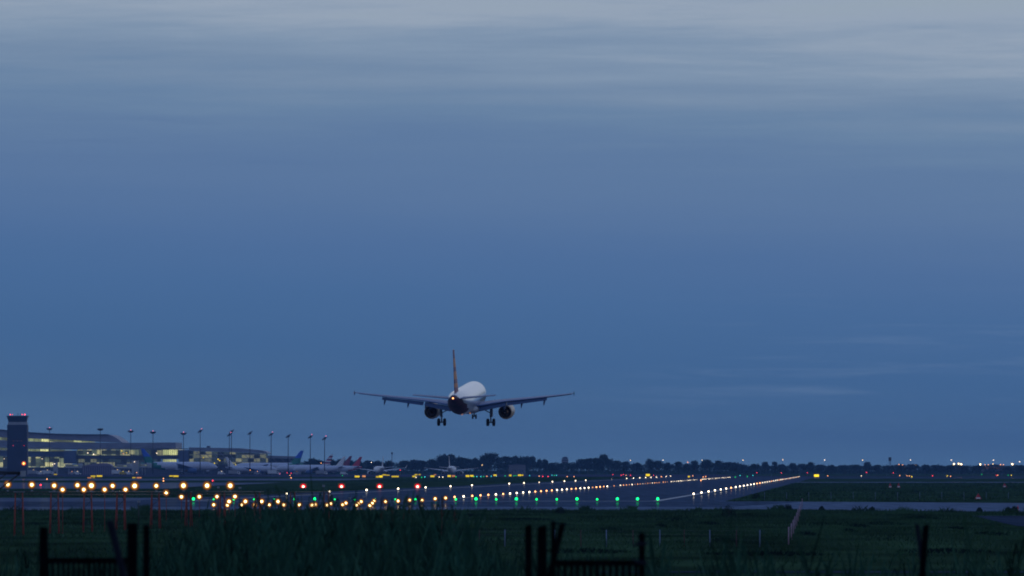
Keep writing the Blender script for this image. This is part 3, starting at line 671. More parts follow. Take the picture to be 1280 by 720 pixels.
# ------------------------------------------------------------------ airliners
def wing_ring(x, yl, yt, z, th, drop=0.0, n=9):
    ring = []; c = yl - yt
    prof = [(0, 0), (.03, .35), (.12, .75), (.3, 1), (.55, .8), (.8, .4), (1, .03)]
    up = [(x, yl - c * a, z + th * c * .55 * h - drop * a * a) for a, h in prof]
    lo = [(x, yl - c * a, z - th * c * .42 * h - drop * a * a) for a, h in reversed(prof[1:-1])]
    return up + lo
def airliner(name, loc, heading, label, group, mats, s=1.0, detail=False, pitch=0, roll=0, finmats=None, fc=4.2, winglet='fence', span=1.0, aft=None):
    """+Y nose, origin on the ground under the main gear"""
    body, tailm, finm, belly, nac = mats
    root = empty(name, loc, 0, label, 'airliner', group)
    root.rotation_mode = 'ZXY' if False else 'XYZ'
    root.rotation_euler = (pitch, roll, heading); root.scale = (s, s, s)
    z0 = fc
    st = [(17.75, .04, -.62), (17.55, .35, -.6), (17.1, .72, -.52), (16.3, 1.12, -.38), (15.2, 1.5, -.22), (13.9, 1.8, -.08), (12.3, 1.96, 0), (10, 2.0, 0), (6, 2.0, 0), (2, 2.0, 0), (-2, 2.0, 0), (-5.5, 2.0, 0),
          (-8, 1.97, .03), (-10, 1.88, .12), (-12, 1.72, .28), (-14, 1.47, .5), (-16, 1.14, .78), (-17.7, .83, 1.0), (-19, .55, 1.15), (-19.7, .36, 1.22), (-19.95, .24, 1.24)]
    n = 44 if detail else 18; b = MB(); rings = []
    if detail:
        st2 = []
        for (a0, a1) in zip(st, st[1:]):
            m_ = 4 if a0[0] < -5 else 2
            for k in range(m_): st2.append(tuple(p + (q - p) * k / m_ for p, q in zip(a0, a1)))
        st = st2 + [st[-1]]
    for y, r, zc in st:
        rings.append([(math.cos(2 * PI * i / n + PI / 2) * r * .985, y, z0 + zc + math.sin(2 * PI * i / n + PI / 2) * r * 1.035) for i in range(n)])
    for k in range(len(st) - 1):
        for i in range(n):
            zc = sum(rings[k + a][(i + c) % n][2] for a in (0, 1) for c in (0, 1)) / 4 - z0; yc = (st[k][0] + st[k + 1][0]) / 2
            b.mt(1 if (zc < -1.0 + (-(yc + 10.5)) * .30 + .12 * math.sin(yc * 2.2) and yc < -10.5) or (aft and yc < aft - zc * 1.6) else 0)
            b.add([rings[k][i], rings[k][(i + 1) % n], rings[k + 1][(i + 1) % n], rings[k + 1][i]], [(0, 1, 2, 3)], True)
    b.mt(1).add(rings[-1], [tuple(range(n))])
    fus = b.build('fuselage', [body, tailm], root)
    me = fus.data
    import bmesh as _bm
    q = _bm.new(); q.from_mesh(me); _bm.ops.remove_doubles(q, verts=q.verts, dist=.0005); _bm.ops.recalc_face_normals(q, faces=q.faces); q.to_mesh(me); q.free()
    b = MB()                                                    # belly fairing
    rs = []
    for y, w, h in [(7.2, .6, .2), (6, 1.7, .45), (3.5, 2.25, .62), (0, 2.3, .66), (-2.6, 1.9, .5), (-4.2, .7, .2)]:
        rs.append([(math.cos(a) * w, y, z0 - 1.55 + math.sin(a) * h * 1.25) for a in [2 * PI * i / 14 for i in range(14)]])
    b.loops(rs); b.build('belly_fairing', belly, root)
    # windows
    if detail:
        for sd in (-1, 1):
            b = MB()
            for k in range(32):
                y = 10.0 - k * .66
                if y < -5.3: break
                q0, q1 = ((sd * 1.972 * math.sqrt(1 - (h_ / 2.07) ** 2), z0 + h_) for h_ in (.38, .66))
                b.add([(q0[0], y - .11, q0[1]), (q0[0], y + .11, q0[1]), (q1[0], y + .11, q1[1]), (q1[0], y - .11, q1[1])], [(0, 1, 2, 3)])
            b.build('window_row', M_black, root)
            pass
    b = MB(); b.add([(-.9, 15.9, z0 + .55), (.9, 15.9, z0 + .55), (.62, 16.75, z0 + .22), (-.62, 16.75, z0 + .22)], [(0, 1, 2, 3)]); b.build('windscreen', M_black, root)
    # wings
    secs = [(1.2, 6.2, -1.1, -1.22, .125, 0), (2.2, 5.6, -1.2, -1.08, .125, 0), (4.3, 4.5, -1.15, -.68, .12, 0), (6.4, 3.4, -1.1, -.34, .115, 0), (9.5, 1.9, -1.75, .03, .11, 0), (12.8, .25, -2.45, .45, .105, 0), (15.5, -1.1, -3.0, .82, .10, 0), (16.9, -1.85, -3.35, 1.06, .09, 0)]
    for sd in (-1, 1):
        b = MB(); b.loops([[(sd * p[0], p[1], p[2]) for p in wing_ring(x * span, yl, yt, z0 + z, th)] for x, yl, yt, z, th, _ in secs])
        w = b.build('wing', nac, root)
        def zat(x, k=3):
            for a, c in zip(secs, secs[1:]):
                if a[0] <= x <= c[0]:
                    t_ = (x - a[0]) / (c[0] - a[0]); return a[3] + (c[3] - a[3]) * t_, a[2] + (c[2] - a[2]) * t_, a[1] + (c[1] - a[1]) * t_
            return secs[-1][3], secs[-1][2], secs[-1][1]
        ang = rad(24) if detail else rad(3)
        for x0, x1, c0, c1 in ((2.15, 6.25, 1.6, 1.25), (6.45, 12.7, 1.2, .85)):
            b = MB(); rs = []
            for x, c in ((x0, c0), (x1, c1)):
                z, yt, yl = zat(x); y0 = yt + c * .22; zz_ = z0 + z - .12
                ring = []
                for a_, h_ in [(0, 0), (.12, .09), (.4, .1), (1, .01), (.4, -.05), (.12, -.07)]:
                    yy = -a_ * c; zz2 = h_ * c
                    ring.append((sd * x * span, y0 + yy * math.cos(ang) + zz2 * math.sin(ang) * .3, zz_ + yy * math.sin(ang) + zz2 * math.cos(ang)))
                rs.append(ring)
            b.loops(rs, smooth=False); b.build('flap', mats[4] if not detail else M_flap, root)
        if detail:
            for x0, x1 in ((2.3, 4.8), (6.6, 16.4)):
                b = MB(); rs = []
                for k in range(6):
                    x = x0 + (x1 - x0) * k / 5; z, yt, yl = zat(x); c = (yl - yt) * .13
                    rs.append([(sd * x, yl + .25 + a_ * c, z0 + z - .12 + h_ * c) for a_, h_ in [(0, -.35), (-.5, .1), (-1.1, .45), (-1.2, .35), (-.6, -.3)]])
                b.loops(rs); b.build('slat', nac, root)
            for x in (6.1, 8.75, 12.3):
                z, yt, yl = zat(x); b = MB(); rs = []
                for a_, r_, dz in [(1.9, .04, -.05), (1.2, .17, -.12), (.2, .21, -.25), (-.7, .17, -.66), (-1.25, .05, -.98)]:
                    rs.append([(sd * x + math.cos(t_) * r_ * .75, yt + a_, z0 + z - .18 + dz + math.sin(t_) * r_ * 1.25) for t_ in [2 * PI * i / 10 for i in range(10)]])
                b.loops(rs); b.build('flap_fairing', M_flap, root)
        xt = 16.9 * span; b = MB()
        if winglet == 'fence':
            b.prism([(-3.7, z0 + 1.75), (-3.95, z0 + 1.7), (-3.6, z0 + 1.02), (-3.9, z0 + .4), (-3.55, z0 + .45), (-1.9, z0 + 1.06)], -.03, .03)
            b.v = [(sd * (xt + .02) + y, -3 + (x + 3) * .7, z0 + .95 + (z - z0 - .95) * .55) for x, y, z in b.v]
        else:
            b.loops([[(sd * (xt - .1), -1.9, z0 + 1.04), (sd * (xt - .1), -3.4, z0 + 1.04), (sd * (xt), -3.4, z0 + .95), (sd * xt, -1.9, z0 + .95)], [(sd * (xt + .75), -3.2, z0 + 2.9), (sd * (xt + .75), -3.9, z0 + 2.9), (sd * (xt + .82), -3.9, z0 + 2.88), (sd * (xt + .82), -3.2, z0 + 2.88)]], smooth=False)
        b.build('wingtip', nac if winglet == 'fence' else finm, root)
        # engine
        ex, ez = sd * 5.75, z0 - 2.2
        b = MB(); b.lathe([(6.9, .98), (7.05, 1.06), (6.8, 1.16), (5.6, 1.22), (4.2, 1.2), (3.0, 1.06), (2.6, 1.0), (2.6, .93), (3.2, .92), (4.0, .9)], (ex, 0, ez), 'Y', 24 if detail else 14); b.build('nacelle', mats[4] if not detail else M_nac, root)
        b = MB(); b.lathe([(6.6, .98), (6.4, .97), (6.3, .3), (6.75, .01)], (ex, 0, ez), 'Y', 20); b.build('fan', M_steel, root)
        b = MB(); b.lathe([(4.0, .9), (4.0, .62), (2.9, .6), (1.75, .44), (1.75, .38), (2.4, .38)], (ex, 0, ez), 'Y', 20); b.build('exhaust_nozzle', M_exh, root)
        b = MB(); b.lathe([(2.5, .38), (2.3, .27), (1.3, .05), (1.25, .001)], (ex, 0, ez), 'Y', 16); b.build('exhaust_cone', M_exh, root)
        zz_, yt, yl = zat(5.75)
        b = MB(); b.prism([(5.9, ez + 1.1), (4.9, ez + 1.5), (3.6, z0 + zz_ + .1), (.2, z0 + zz_ - .2), (1.6, ez + .5), (3.0, ez + .9)], -.17, .17)
        b.v = [(ex + y, x, z) for x, y, z in b.v]; b.build('pylon', nac, root)
        # tailplane
        b = MB(); b.loops([[(sd * p[0], p[1], p[2]) for p in wing_ring(x, yl, yt, z0 + z, .10)] for x, yl, yt, z in ((.3, -13.9, -17.9, .95), (1.0, -14.3, -17.95, 1.02), (6.25, -17.2, -18.95, 1.6))])
        b.build('tailplane', nac, root)
    # fin
    rs = []
    for z, yl, yt, c_ in ((1.75, -11.6, -17.9, .0), (2.1, -12.9, -18.05, 0), (5.2, -15.6, -18.95, 0), (8.55, -18.35, -20.05, 0)):
        rs.append([(p[2] - 0, p[1], z0 + z) for p in wing_ring(0, yl, yt, 0, .085)])
    b = MB()
    nn = len(rs[0])
    zs = [1.75, 2.1, 5.2, 8.55]
    sub = []
    for a in range(3):
        for k in range(5 if a else 1):
            t_ = k / (5 if a else 1); sub.append([tuple(Vector(p).lerp(Vector(q_), t_)) for p, q_ in zip(rs[a], rs[a + 1])])
    sub.append(rs[-1])
    for k in range(len(sub) - 1):
        zc = sub[k][0][2] - z0
        b.mt(finmats[1](zc) if finmats else 0)
        b.loops([sub[k], sub[k + 1]], cap=False)
    b.mt(0).add(sub[-1], [tuple(range(nn))])
    b.build('tail_fin', finmats[0] if finmats else [finm], root)
    # undercarriage
    for sd in (-1, 1):
        g_ = empty_part('main_gear', root)
        b = MB(); b.bar((sd * 3.85, -.2, z0 - 1.2), (sd * 3.8, 0, 1.4), .17, n=10); b.bar((sd * 3.8, 0, 1.5), (sd * 3.8, 0, .55), .11, n=10); b.bar((sd * 3.35, 0, .58), (sd * 4.25, 0, .58), .1, n=8); b.build('strut', M_gear, g_)
        b = MB(); b.bar((sd * 3.82, -.05, 2.0), (sd * 2.0, .1, z0 - 1.3), .075, n=8); b.bar((sd * 3.8, .1, .9), (sd * 3.8, .45, 1.35), .05, n=6); b.build('brace', M_gear, g_)
        b = MB(); b.box(min(sd * 4.02, sd * 4.08), max(sd * 4.02, sd * 4.08), -.45, .5, 1.45, z0 - 1.3); b.build('gear_door', belly, g_)
        for o_ in (-.46, .46):
            b = MB(); b.mt(0).lathe([(-.2, .3), (-.21, .48), (-.14, .57), (0, .59), (.14, .57), (.21, .48), (.2, .3)], (sd * 3.8 + o_, 0, .59), 'X', 20).mt(1).lathe([(-.16, .001), (-.16, .3), (.16, .3), (.16, .001)], (sd * 3.8 + o_, 0, .59), 'X', 14); b.build('wheel', [M_black, M_galv], g_)
    g_ = empty_part('nose_gear', root); zn = .30
    b = MB(); b.bar((0, 12.5, z0 - 1.8), (0, 12.64, zn + .35), .1, n=8); b.bar((-.28, 12.64, zn + .38), (.28, 12.64, zn + .38), .06, n=6); b.bar((0, 12.6, 1.6), (0, 13.9, z0 - 1.8), .05, n=6); b.build('strut', M_gear, g_)
    for sd in (-1, 1):
        b = MB(); b.box(sd * .42 - .015, sd * .42 + .015, 12.2, 13.6, z0 - 2.55, z0 - 1.75); b.build('gear_door', belly, g_)
        b = MB(); b.lathe([(-.1, .001), (-.1, .2), (-.11, .32), (-.06, .38), (.06, .38), (.11, .32), (.1, .2), (.1, .001)], (sd * .26, 12.64, zn + .38), 'X', 16); b.build('wheel', M_black, g_)
    return root
def empty_part(name, parent):
    o = bpy.data.objects.new(name, None); C.objects.link(o); o.parent = parent; return o
M_body = mat('white_fuselage_paint', (.48, .55, .68), .28, spec=.6, var=.06, scale=.6, coat=.9)
M_nose = M_body
M_plum = mat('dark_plum_paint', (.06, .014, .04), .55, spec=.25, var=.7, scale=.9)
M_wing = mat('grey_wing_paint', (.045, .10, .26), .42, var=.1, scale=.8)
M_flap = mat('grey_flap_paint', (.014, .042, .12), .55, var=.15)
M_belly = mat('pale_grey_belly_paint', (.42, .43, .46), .4, var=.1)
M_nac = mat('cream_nacelle_paint', (.62, .46, .32), .35, var=.1)  # warm light on the engine cowls put into the paint colour
M_exh = mat('burnt_exhaust_metal', (.16, .10, .07), .45, .8)
M_gear = mat('gear_leg_paint', (.16, .17, .19), .5)
M_orange = mat('orange_fin_paint', (.95, .30, .07), .35)
M_finp = mat('violet_fin_paint', (.34, .10, .13), .4)
fm = ([M_finp, M_orange, M_body], lambda z: 1 if (2.6 < z < 3.2 or 3.9 < z < 4.6 or 5.8 < z < 7.0) else 0)
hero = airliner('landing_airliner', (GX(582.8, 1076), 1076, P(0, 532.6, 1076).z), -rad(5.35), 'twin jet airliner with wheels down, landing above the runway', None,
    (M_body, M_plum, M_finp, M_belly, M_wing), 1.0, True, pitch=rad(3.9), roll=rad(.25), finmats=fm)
b = MB(); b.lathe([(-.1, .001), (-.08, .08), (0, .11), (.1, .11)], (0, -20.0, 4.2 + 1.24), 'Y', 12); b.build('tail_lamp', lampmat('orange', .7), hero)
for xx, yy in ((.3, -9.5), (.9, -3.0)):
    b = MB(); b.lathe([(-.16, .02), (-.1, .07), (0, .09)], (xx, yy, 4.2 - 1.80 if yy < -5 else 4.2 - 2.0), 'Z', 10); b.build('belly_lamp', lampmat('orange', .08), hero)
for sd in (-1, 1):
    b = MB(); b.lathe([(-.05, .001), (0, .045), (.06, .04)], (sd * 17.0, -3.6, 4.2 + 1.06), 'Y', 8); b.build('wingtip_lamp', lampmat('pink' if sd < 0 else 'cyan', .04), hero)

# ------------------------------------------------------------------ parked airliners
M_pw = mat('parked_white_paint', (.52, .56, .68), .4, var=.08)
M_blue = mat('bright_blue_paint', (.02, .12, .60), .4, var=.1)
M_green = mat('deep_green_paint', (.01, .20, .14), .4, var=.15)
M_redt = mat('signal_red_paint', (.55, .02, .05), .4, var=.1)
M_navy = mat('navy_paint', (.03, .04, .12), .4)
M_maroon = mat('maroon_paint', (.22, .03, .07), .4)
GPk = 'airliners parked on the far apron'
bg_ = ([M_blue, M_green, M_pw], lambda z: 0 if z > 4.0 else 1)
airliner('parked_airliner', (GX(227, 5000), 5000, .04), -rad(84), 'white airliner with a blue and green tail, parked at the left facing right', GPk, (M_pw, M_green, M_blue, M_pw, M_wing), 1.46, finmats=bg_, span=1.1, aft=-10.5)
airliner('parked_airliner', (GX(333, 5060), 5060, .04), rad(84), 'white airliner with a blue and green tail at its right end, facing left', GPk, (M_pw, M_green, M_blue, M_pw, M_wing), 1.36, finmats=bg_, span=1.1, aft=-10.5)
airliner('parked_airliner', (GX(316, 4930), 4930, .04), -rad(97), 'plain white airliner parked between the two blue tailed ones', GPk, (M_pw, M_pw, M_white, M_pw, M_wing), .98)
sw = ([M_navy, M_white, M_redt], lambda z: 1 if int(z * 1.6) % 3 == 0 else 2 if int(z * 1.6) % 3 == 1 else 0)
airliner('parked_airliner', (GX(378, 4980), 4980, .04), rad(80), 'airliner with a navy, white and red striped tail, facing left', GPk, (M_pw, M_navy, M_navy, M_pw, M_wing), 1.12, finmats=sw)
airliner('parked_airliner', (GX(397, 4900), 4900, .04), rad(82), 'white airliner with a plain pale tail, left of the red tails', GPk, (M_pw, M_pw, M_white, M_pw, M_wing), 1.0)
airliner('parked_airliner', (GX(404, 5080), 5080, .04), rad(86), 'airliner with a maroon tail behind the white tailed one', GPk, (M_pw, M_maroon, M_maroon, M_pw, M_wing), 1.05)
airliner('parked_airliner', (GX(418, 5000), 5000, .04), rad(84), 'airliner with a bright red tail, rightmost of the side on row', GPk, (M_pw, M_redt, M_redt, M_pw, M_wing), 1.0)
airliner('taxiing_airliner', (GX(474, 4500), 4500, .04), rad(9), 'white airliner seen from behind with raised wingtips, left of the treeline middle', GPk, (M_white, M_white, M_white, M_pw, M_pw), 1.0, winglet='tall', fc=3.8)
airliner('taxiing_airliner', (GX(564.5, 4380), 4380, .04), -rad(4.5), 'pale airliner seen from behind below the landing one, in front of trees', GPk, (M_white, M_white, M_white, M_pw, M_pw), 1.0, winglet='fence', fc=3.8)

# ------------------------------------------------------------------ control tower
DT = 4900
def X5(px, d=DT): return GX(px, d)
def Z5(py, d=DT): return P(0, py, d).z
M_tower = mat('dark_blue_grey_cladding', (.007, .012, .040), .6, var=.15, scale=.3)
M_cab = mat('tinted_cab_glass', (.02, .03, .05), .12, spec=.8)
tw = empty('control_tower', (X5(21.5), DT, 0), 0, 'dark square control tower with red lamps on its flared cab', 'control tower')
ox = X5(21.5); hw = (34.2 - 9.3) / 2 / F * DT
b = MB(); b.box(-hw, hw, 0, 2 * hw, 0, Z5(531)); b.build('shaft', M_tower, tw)
for k in range(1, 9):
    z = Z5(531) * k / 9; b = MB(); b.box(-hw - .05, hw + .05, -.06, 2 * hw + .05, z, z + .18); b.build('floor_band', M_steel, tw)
b = MB(); b.box(-hw * .92, hw * .92, .6, 2 * hw - .6, Z5(531) + .003, Z5(527.5)); b.build('collar', M_conc, tw)
w0, w1 = hw * .86, hw * 1.0
b = MB(); b.loops([[(-w0, hw - w0, Z5(527.5) + .003), (w0, hw - w0, Z5(527.5) + .003), (w0, hw + w0, Z5(527.5) + .003), (-w0, hw + w0, Z5(527.5) + .003)], [(-w1, hw - w1, Z5(521)), (w1, hw - w1, Z5(521)), (w1, hw + w1, Z5(521)), (-w1, hw + w1, Z5(521))]], smooth=False); cab = b.build('cab', M_cab, tw)
for k in range(9):
    t_ = -1 + k / 4; b = MB(); b.bar((w0 * t_, hw - w0 - .05, Z5(527.5)), (w1 * t_, hw - w1 - .05, Z5(521)), .12, n=4); b.build('mullion', M_steel, cab)
b = MB(); b.box(-w1 - .4, w1 + .4, hw - w1 - .4, hw + w1 + .4, Z5(521) + .003, Z5(519.7)); b.build('roof', M_steel, tw)
b = MB(); b.bar((0, hw, Z5(519.7)), (0, hw, Z5(516)), .15, n=6); b.bar((2.0, hw, Z5(519.7)), (2.0, hw, Z5(517)), .1, n=6); b.build('antenna', M_steel, tw)
for px, py, c, r_, k in ((12.7, 518.3, 'red', .36, .5), (15.6, 518.3, 'red', .26, .3), (27.4, 518.2, 'red', .3, .5), (30.8, 518.2, 'red', .4, .7), (16.6, 557, 'red', .3, .1), (30.3, 557, 'red', .3, .1), (30, 579.3, 'orange', 1.5, .45), (17, 551.3, 'orange', .2, .03), (22, 551.3, 'orange', .2, .03), (27, 551.3, 'orange', .2, .03)):  # the dim orange ones halfway up the shaft stand in for lit windows
    q = Vector((X5(px) - ox, -.12, Z5(py)))
    if py < 520: q.y = 2
    b = MB(); b.bar(q + Vector((0, 0, -r_ * 1.6)), q + Vector((0, 0, -r_)), .1, n=6).mt(1).lathe([(-r_, .01), (-r_ * .6, r_ * .8), (0, r_), (r_ * .6, r_ * .8), (r_, .01)], q, 'Z', 12)
    if r_ > 1: b.mt(2).lathe([(-.06, .001), (-.03, r_ * .4)], q + Vector((0, -r_ - .02, 0)), 'Y', 14)
    b.build('warning_lamp', [M_steel, lampmat(c, k) if r_ < 1 else glow('orange_red_beacon', (1, .16, .03), 1.1), glow('beacon_core', (1, .75, .15), 4)], tw)

# ------------------------------------------------------------------ terminal
D = 5200
def X6(px): return GX(px, D)
def Z6(py): return P(0, py, D).z
M_roof = mat('grey_metal_roof', (.20, .22, .30), .5, .2, var=.15, scale=.15, stretch=(1, 1, 4))
M_fas = mat('dark_fascia', (.05, .06, .10), .6)
M_blk = mat('blue_grey_wall_panels', (.07, .10, .19), .6, var=.12, scale=.2)
M_lit1 = lit_glass('lit_clerestory_glass', rgb(120, 128, 84), rgb(205, 205, 135), 1.8, 6, 40, .05)
M_lit2 = lit_glass('lit_hall_glass', rgb(84, 96, 76), rgb(185, 180, 125), 1.45, 3.5, 3.0, .15)
M_lit3 = lit_glass('dim_hall_glass', rgb(46, 60, 62), rgb(150, 148, 105), 1.0, 4.5, 3.0, .35)
tm = empty('terminal_building', (X6(120), D, 0), 0, 'long airport terminal with layered curved roofs and lit glass halls', 'terminal')
tx = X6(120)
def slab(name, top, bot, y0, y1, m, parent=tm):      # outline given in photograph pixels along its top and bottom
    b = MB(); pts = [(X6(x) - tx, Z6(y)) for x, y in top] + [(X6(x) - tx, Z6(y)) for x, y in reversed(bot)]
    b.prism(pts, y0, y1); return b.build(name, m, parent)
def mull(parent, x0, x1, ya, yb, n, y, r=.12, m=M_fas):
    for k in range(n + 1):
        x = X6(x0 + (x1 - x0) * k / n) - tx; b = MB(); b.box(x - r, x + r, y - .25, y - .01, Z6(yb), Z6(ya)); b.build('mullion', m, parent)
slab('roof', [(-80, 529), (-30, 533.5), (0, 537.2), (35, 540.4), (70, 542.4), (105, 543), (134, 543), (139, 544.5), (146, 549), (151, 553)], [(-80, 541), (0, 546.5), (35, 548), (60, 549), (110, 551.5), (151, 553.3)], 20, 120, M_roof)
slab('roof_edge', [(-80, 528.6), (-30, 533.1), (0, 536.8), (35, 540), (70, 542), (105, 542.6), (134, 542.6)], [(-80, 529.4), (-30, 533.9), (0, 537.8), (35, 541), (70, 543), (105, 543.6), (134, 543.6)], 18, 19.8, M_fas)
g1 = slab('clerestory_glass', [(-80, 541), (0, 546.5), (35, 548), (60, 549), (110, 551.5)], [(-80, 545.5), (0, 550), (35, 551.4), (110, 552.5)], 24, 90, M_lit1)
mull(g1, -80, 100, 547, 552, 30, 24)
slab('roof', [(-80, 546), (0, 550.2), (35, 551.8), (110, 552.9), (151, 553.6), (219, 553)], [(-80, 554.5), (0, 558.5), (35, 559.8), (100, 561), (219, 560.3)], 8, 110, M_roof)
slab('roof_edge', [(-80, 554.7), (0, 558.7), (35, 560), (100, 561.1), (265, 560.4), (265, 559.4)], [(-80, 555.9), (0, 559.7), (35, 561), (100, 562), (266, 561.4), (266, 560.5)], 6, 7.8, M_fas)
g2 = slab('upper_hall_glass', [(-80, 556), (0, 559.8), (35, 561.2), (80, 562)], [(-80, 560), (0, 562.6), (35, 563.8), (80, 564)], 10, 100, M_lit1); mull(g2, -80, 80, 559, 564, 26, 10)
slab('wall', [(-80, 560.2), (0, 562.8), (35, 564), (95, 564)], [(-80, 569), (0, 570), (35, 571), (95, 571)], 9, 100, M_blk)
g3 = slab('lower_hall_glass', [(-80, 569.2), (0, 570.2), (35, 571.2), (80, 571.2)], [(-80, 584), (80, 584)], 12, 100, M_lit2); mull(g3, -80, 80, 570, 584, 30, 12)
b = MB()
slab('stair_block', [(79.5, 563.3), (95, 563.3)], [(79.5, 579.5), (95, 579.5)], 2, 90, M_blk); slab('stair_block', [(223, 562.5), (235.5, 562.5)], [(223, 579), (235.5, 579)], 2, 90, M_blk)
g4 = slab('lit_gate_glass', [(95.2, 562.2), (180, 561.8)], [(95.2, 569), (180, 569)], 10, 100, M_lit2); mull(g4, 96, 180, 562, 569, 24, 10)
slab('floor_slab', [(95.2, 569.2), (240, 569.2)], [(95.2, 573.6), (240, 573.6)], 7, 100, M_fas)
g5 = slab('dim_gate_glass', [(95.2, 573.8), (200, 573.8)], [(95.2, 584), (200, 584)], 10, 100, M_lit3); mull(g5, 96, 200, 574, 584, 26, 10)
g6 = slab('dim_gate_glass', [(180.2, 561.8), (222.8, 561.6)], [(180.2, 569), (222.8, 569)], 11, 100, M_lit3); mull(g6, 181, 222, 562, 569, 12, 11)
g7 = slab('bright_gate_glass', [(203, 562.3), (222, 562.3)], [(203, 568.6), (222, 568.6)], 9, 10.6, M_lit1); mull(g7, 203, 222, 562, 569, 8, 9)
g8 = slab('bright_gate_glass', [(203, 574.2), (220, 574.2)], [(203, 577.6), (220, 577.6)], 9, 9.8, M_lit1); mull(g8, 203, 220, 574, 578, 8, 9)
slab('lower_wall', [(-80, 584.2), (240, 584.2)], [(-80, 593), (240, 593)], 6, 100, M_fas)
slab('roof', [(236, 559.2), (300, 560.3), (329, 563.2), (334, 566)], [(236, 563.5), (300, 565.2), (334, 567)], 5, 90, M_roof)
g9 = slab('pier_glass', [(236, 563.8), (300, 565.5), (334, 567.2)], [(236, 580), (334, 580)], 14, 90, M_lit3)
slab('lower_wall', [(240.2, 580.2), (372, 580.2)], [(240.2, 593), (372, 593)], 12, 90, M_fas)
slab('roof', [(334.2, 569.4), (370, 570.5)], [(334.2, 572.5), (372, 573)], 8, 80, M_roof)
slab('wall', [(334.2, 572.7), (370, 573.2)], [(334.2, 580), (370, 580)], 14, 80, M_blk)
for k in range(13):                                     # sloping struts in front of the pier
    px = 246 + k * 9.5; y0 = 565 + max(0, px - 300) * .12
    if px > 334: y0 = 572.5
    b = MB(); b.bar((X6(px) - tx, 4, Z6(y0)), (X6(px + 8) - tx, 4, Z6(y0 + 8.5)), .28, n=4); b.bar((X6(px + 8) - tx, 4, Z6(y0 + 8.5)), (X6(px + 8) - tx, 9, Z6(592)), .2, n=4); b.build('strut', M_roof, tm)
for k in range(3):
    b = MB(); y = 568.5 + k * 4.6; b.box(X6(244) - tx, X6(330) - tx, 4.5, 5.2, Z6(y), Z6(y - .7)); b.build('gallery_rail', M_roof, tm)
slab('rooftop_unit', [(257, 557.3), (261, 557.3)], [(257, 559.4), (261, 559.4)], 20, 30, M_fas)
for px, py, c, k in ((109.5, 566.2, 'white', .4), (117, 567.8, 'white', .5), (195.8, 566.5, 'white', .4), (152, 563.6, 'yellow', .25), (154, 567, 'orange', .2), (158, 566, 'yellow', .2), (254, 572, 'yellow', .15), (272.5, 574, 'yellow', .3), (274.5, 575.6, 'yellow', .3), (268, 579, 'yellow', .25), (294.5, 581, 'yellow', .15), (52.5, 573.5, 'white', .2), (66, 580.3, 'white', .5), (5, 573.5, 'white', .15)):
    q = Vector((X6(px) - tx, 3.0, Z6(py))); b = MB(); b.box(q.x - .1, q.x + .1, 3.0, 14, q.z + .3, q.z + .5).mt(1).lathe([(-.4, .05), (-.2, .4), (.2, .4), (.35, .05)], q, 'Z', 10); b.build('wall_lamp', [M_fas, lampmat(c, k * .8)], tm)

# apron: shed, service blocks, jet bridges, vehicles
DA = 4850
sh = empty('cargo_shed', (GX(122, DA), DA, .04), 0, 'ribbed purplish cargo shed with pale roof in front of the terminal', 'shed')
M_rib = mat('mauve_ribbed_steel', (.20, .17, .26), .55, .2); M_rib2 = mat('dark_mauve_steel', (.06, .055, .10), .6)
b = MB(); x0, x1 = GX(103, DA) - GX(122, DA), GX(140.5, DA) - GX(122, DA); zz_ = P(0, 583, DA).z; b.box(x0, x1, 0, 18, 0, zz_); b.build('wall', M_rib2, sh)
for k in range(14):
    x = x0 + (x1 - x0) * (k + .3) / 14; b = MB(); b.box(x, x + .75, -.25, -.01, .1, zz_ - .1); b.build('rib', M_rib, sh)
b = MB(); b.prism([(x0 - .3, zz_ + .003), (x0 + 4, zz_ + 1.2), (x0 + 14, zz_ + 2.3), (x1 - 2, zz_ + 1.7), (x1 + .3, zz_ + .003)], -.6, 18.6); b.build('roof', M_rib, sh)
for i, (px0, px1, py0, lab) in enumerate(((66.5, 72, 578, 'pale concrete stair block at a gate right of the control tower'), (165, 173, 575.5, 'pale concrete stair block with a lamp, left of the blue tailed airliner'))):
    r_ = empty('gate_block', (GX((px0 + px1) / 2, DA), DA, .04), 0, lab, 'stair block', 'gate stair blocks'); w = (px1 - px0) / 2 / F * DA; h = P(0, py0, DA).z
    b = MB(); b.box(-w, w, 0, 5, 0, h); b.build('wall', M_conc, r_)
    b = MB(); b.box(-w - .2, w + .2, -.2, 5.2, h + .003, h + .3); b.build('roof', M_fas, r_)
    b = MB(); b.box(-.5, .5, -.03, -.005, 0, 2.2); b.build('door', M_steel, r_)
    b = MB(); b.lathe([(-.3, .02), (0, .4), (.3, .02)], (-.4, -.45, h - 1.0), 'Z', 10); b.build('wall_lamp', lampmat('white', .35), r_)
def jetbridge(px0, px1, py, lab):
    d = 4950; xa, xb = GX(px0, d), GX(px1, d); z = P(0, py, d).z
    r_ = empty('jet_bridge', ((xa + xb) / 2, d, .04), 0, lab, 'jet bridge', 'jet bridges at the terminal gates'); h = (xb - xa) / 2
    b = MB(); b.box(-h, h * .55, -1.3, 1.3, z - 1.3, z + 1.3); b.build('tunnel', M_belly, r_)
    b = MB(); b.box(-h, h * .5, -1.33, -1.305, z - .1, z + .6); b.build('window_strip', M_lit1, r_)
    b = MB(); b.lathe([(z - 1.5, 1.9), (z + 1.5, 1.9), (z + 1.9, 1.2)], (h * .55 + 1.4, 0, 0), 'Z', 12, cap=True); b.build('rotunda', M_conc, r_)
    for q in (-h * .6, h * .1):
        b = MB(); b.bar((q, 0, 0), (q, 0, z - 1.3), .3, n=6); b.build('leg', M_galv, r_)
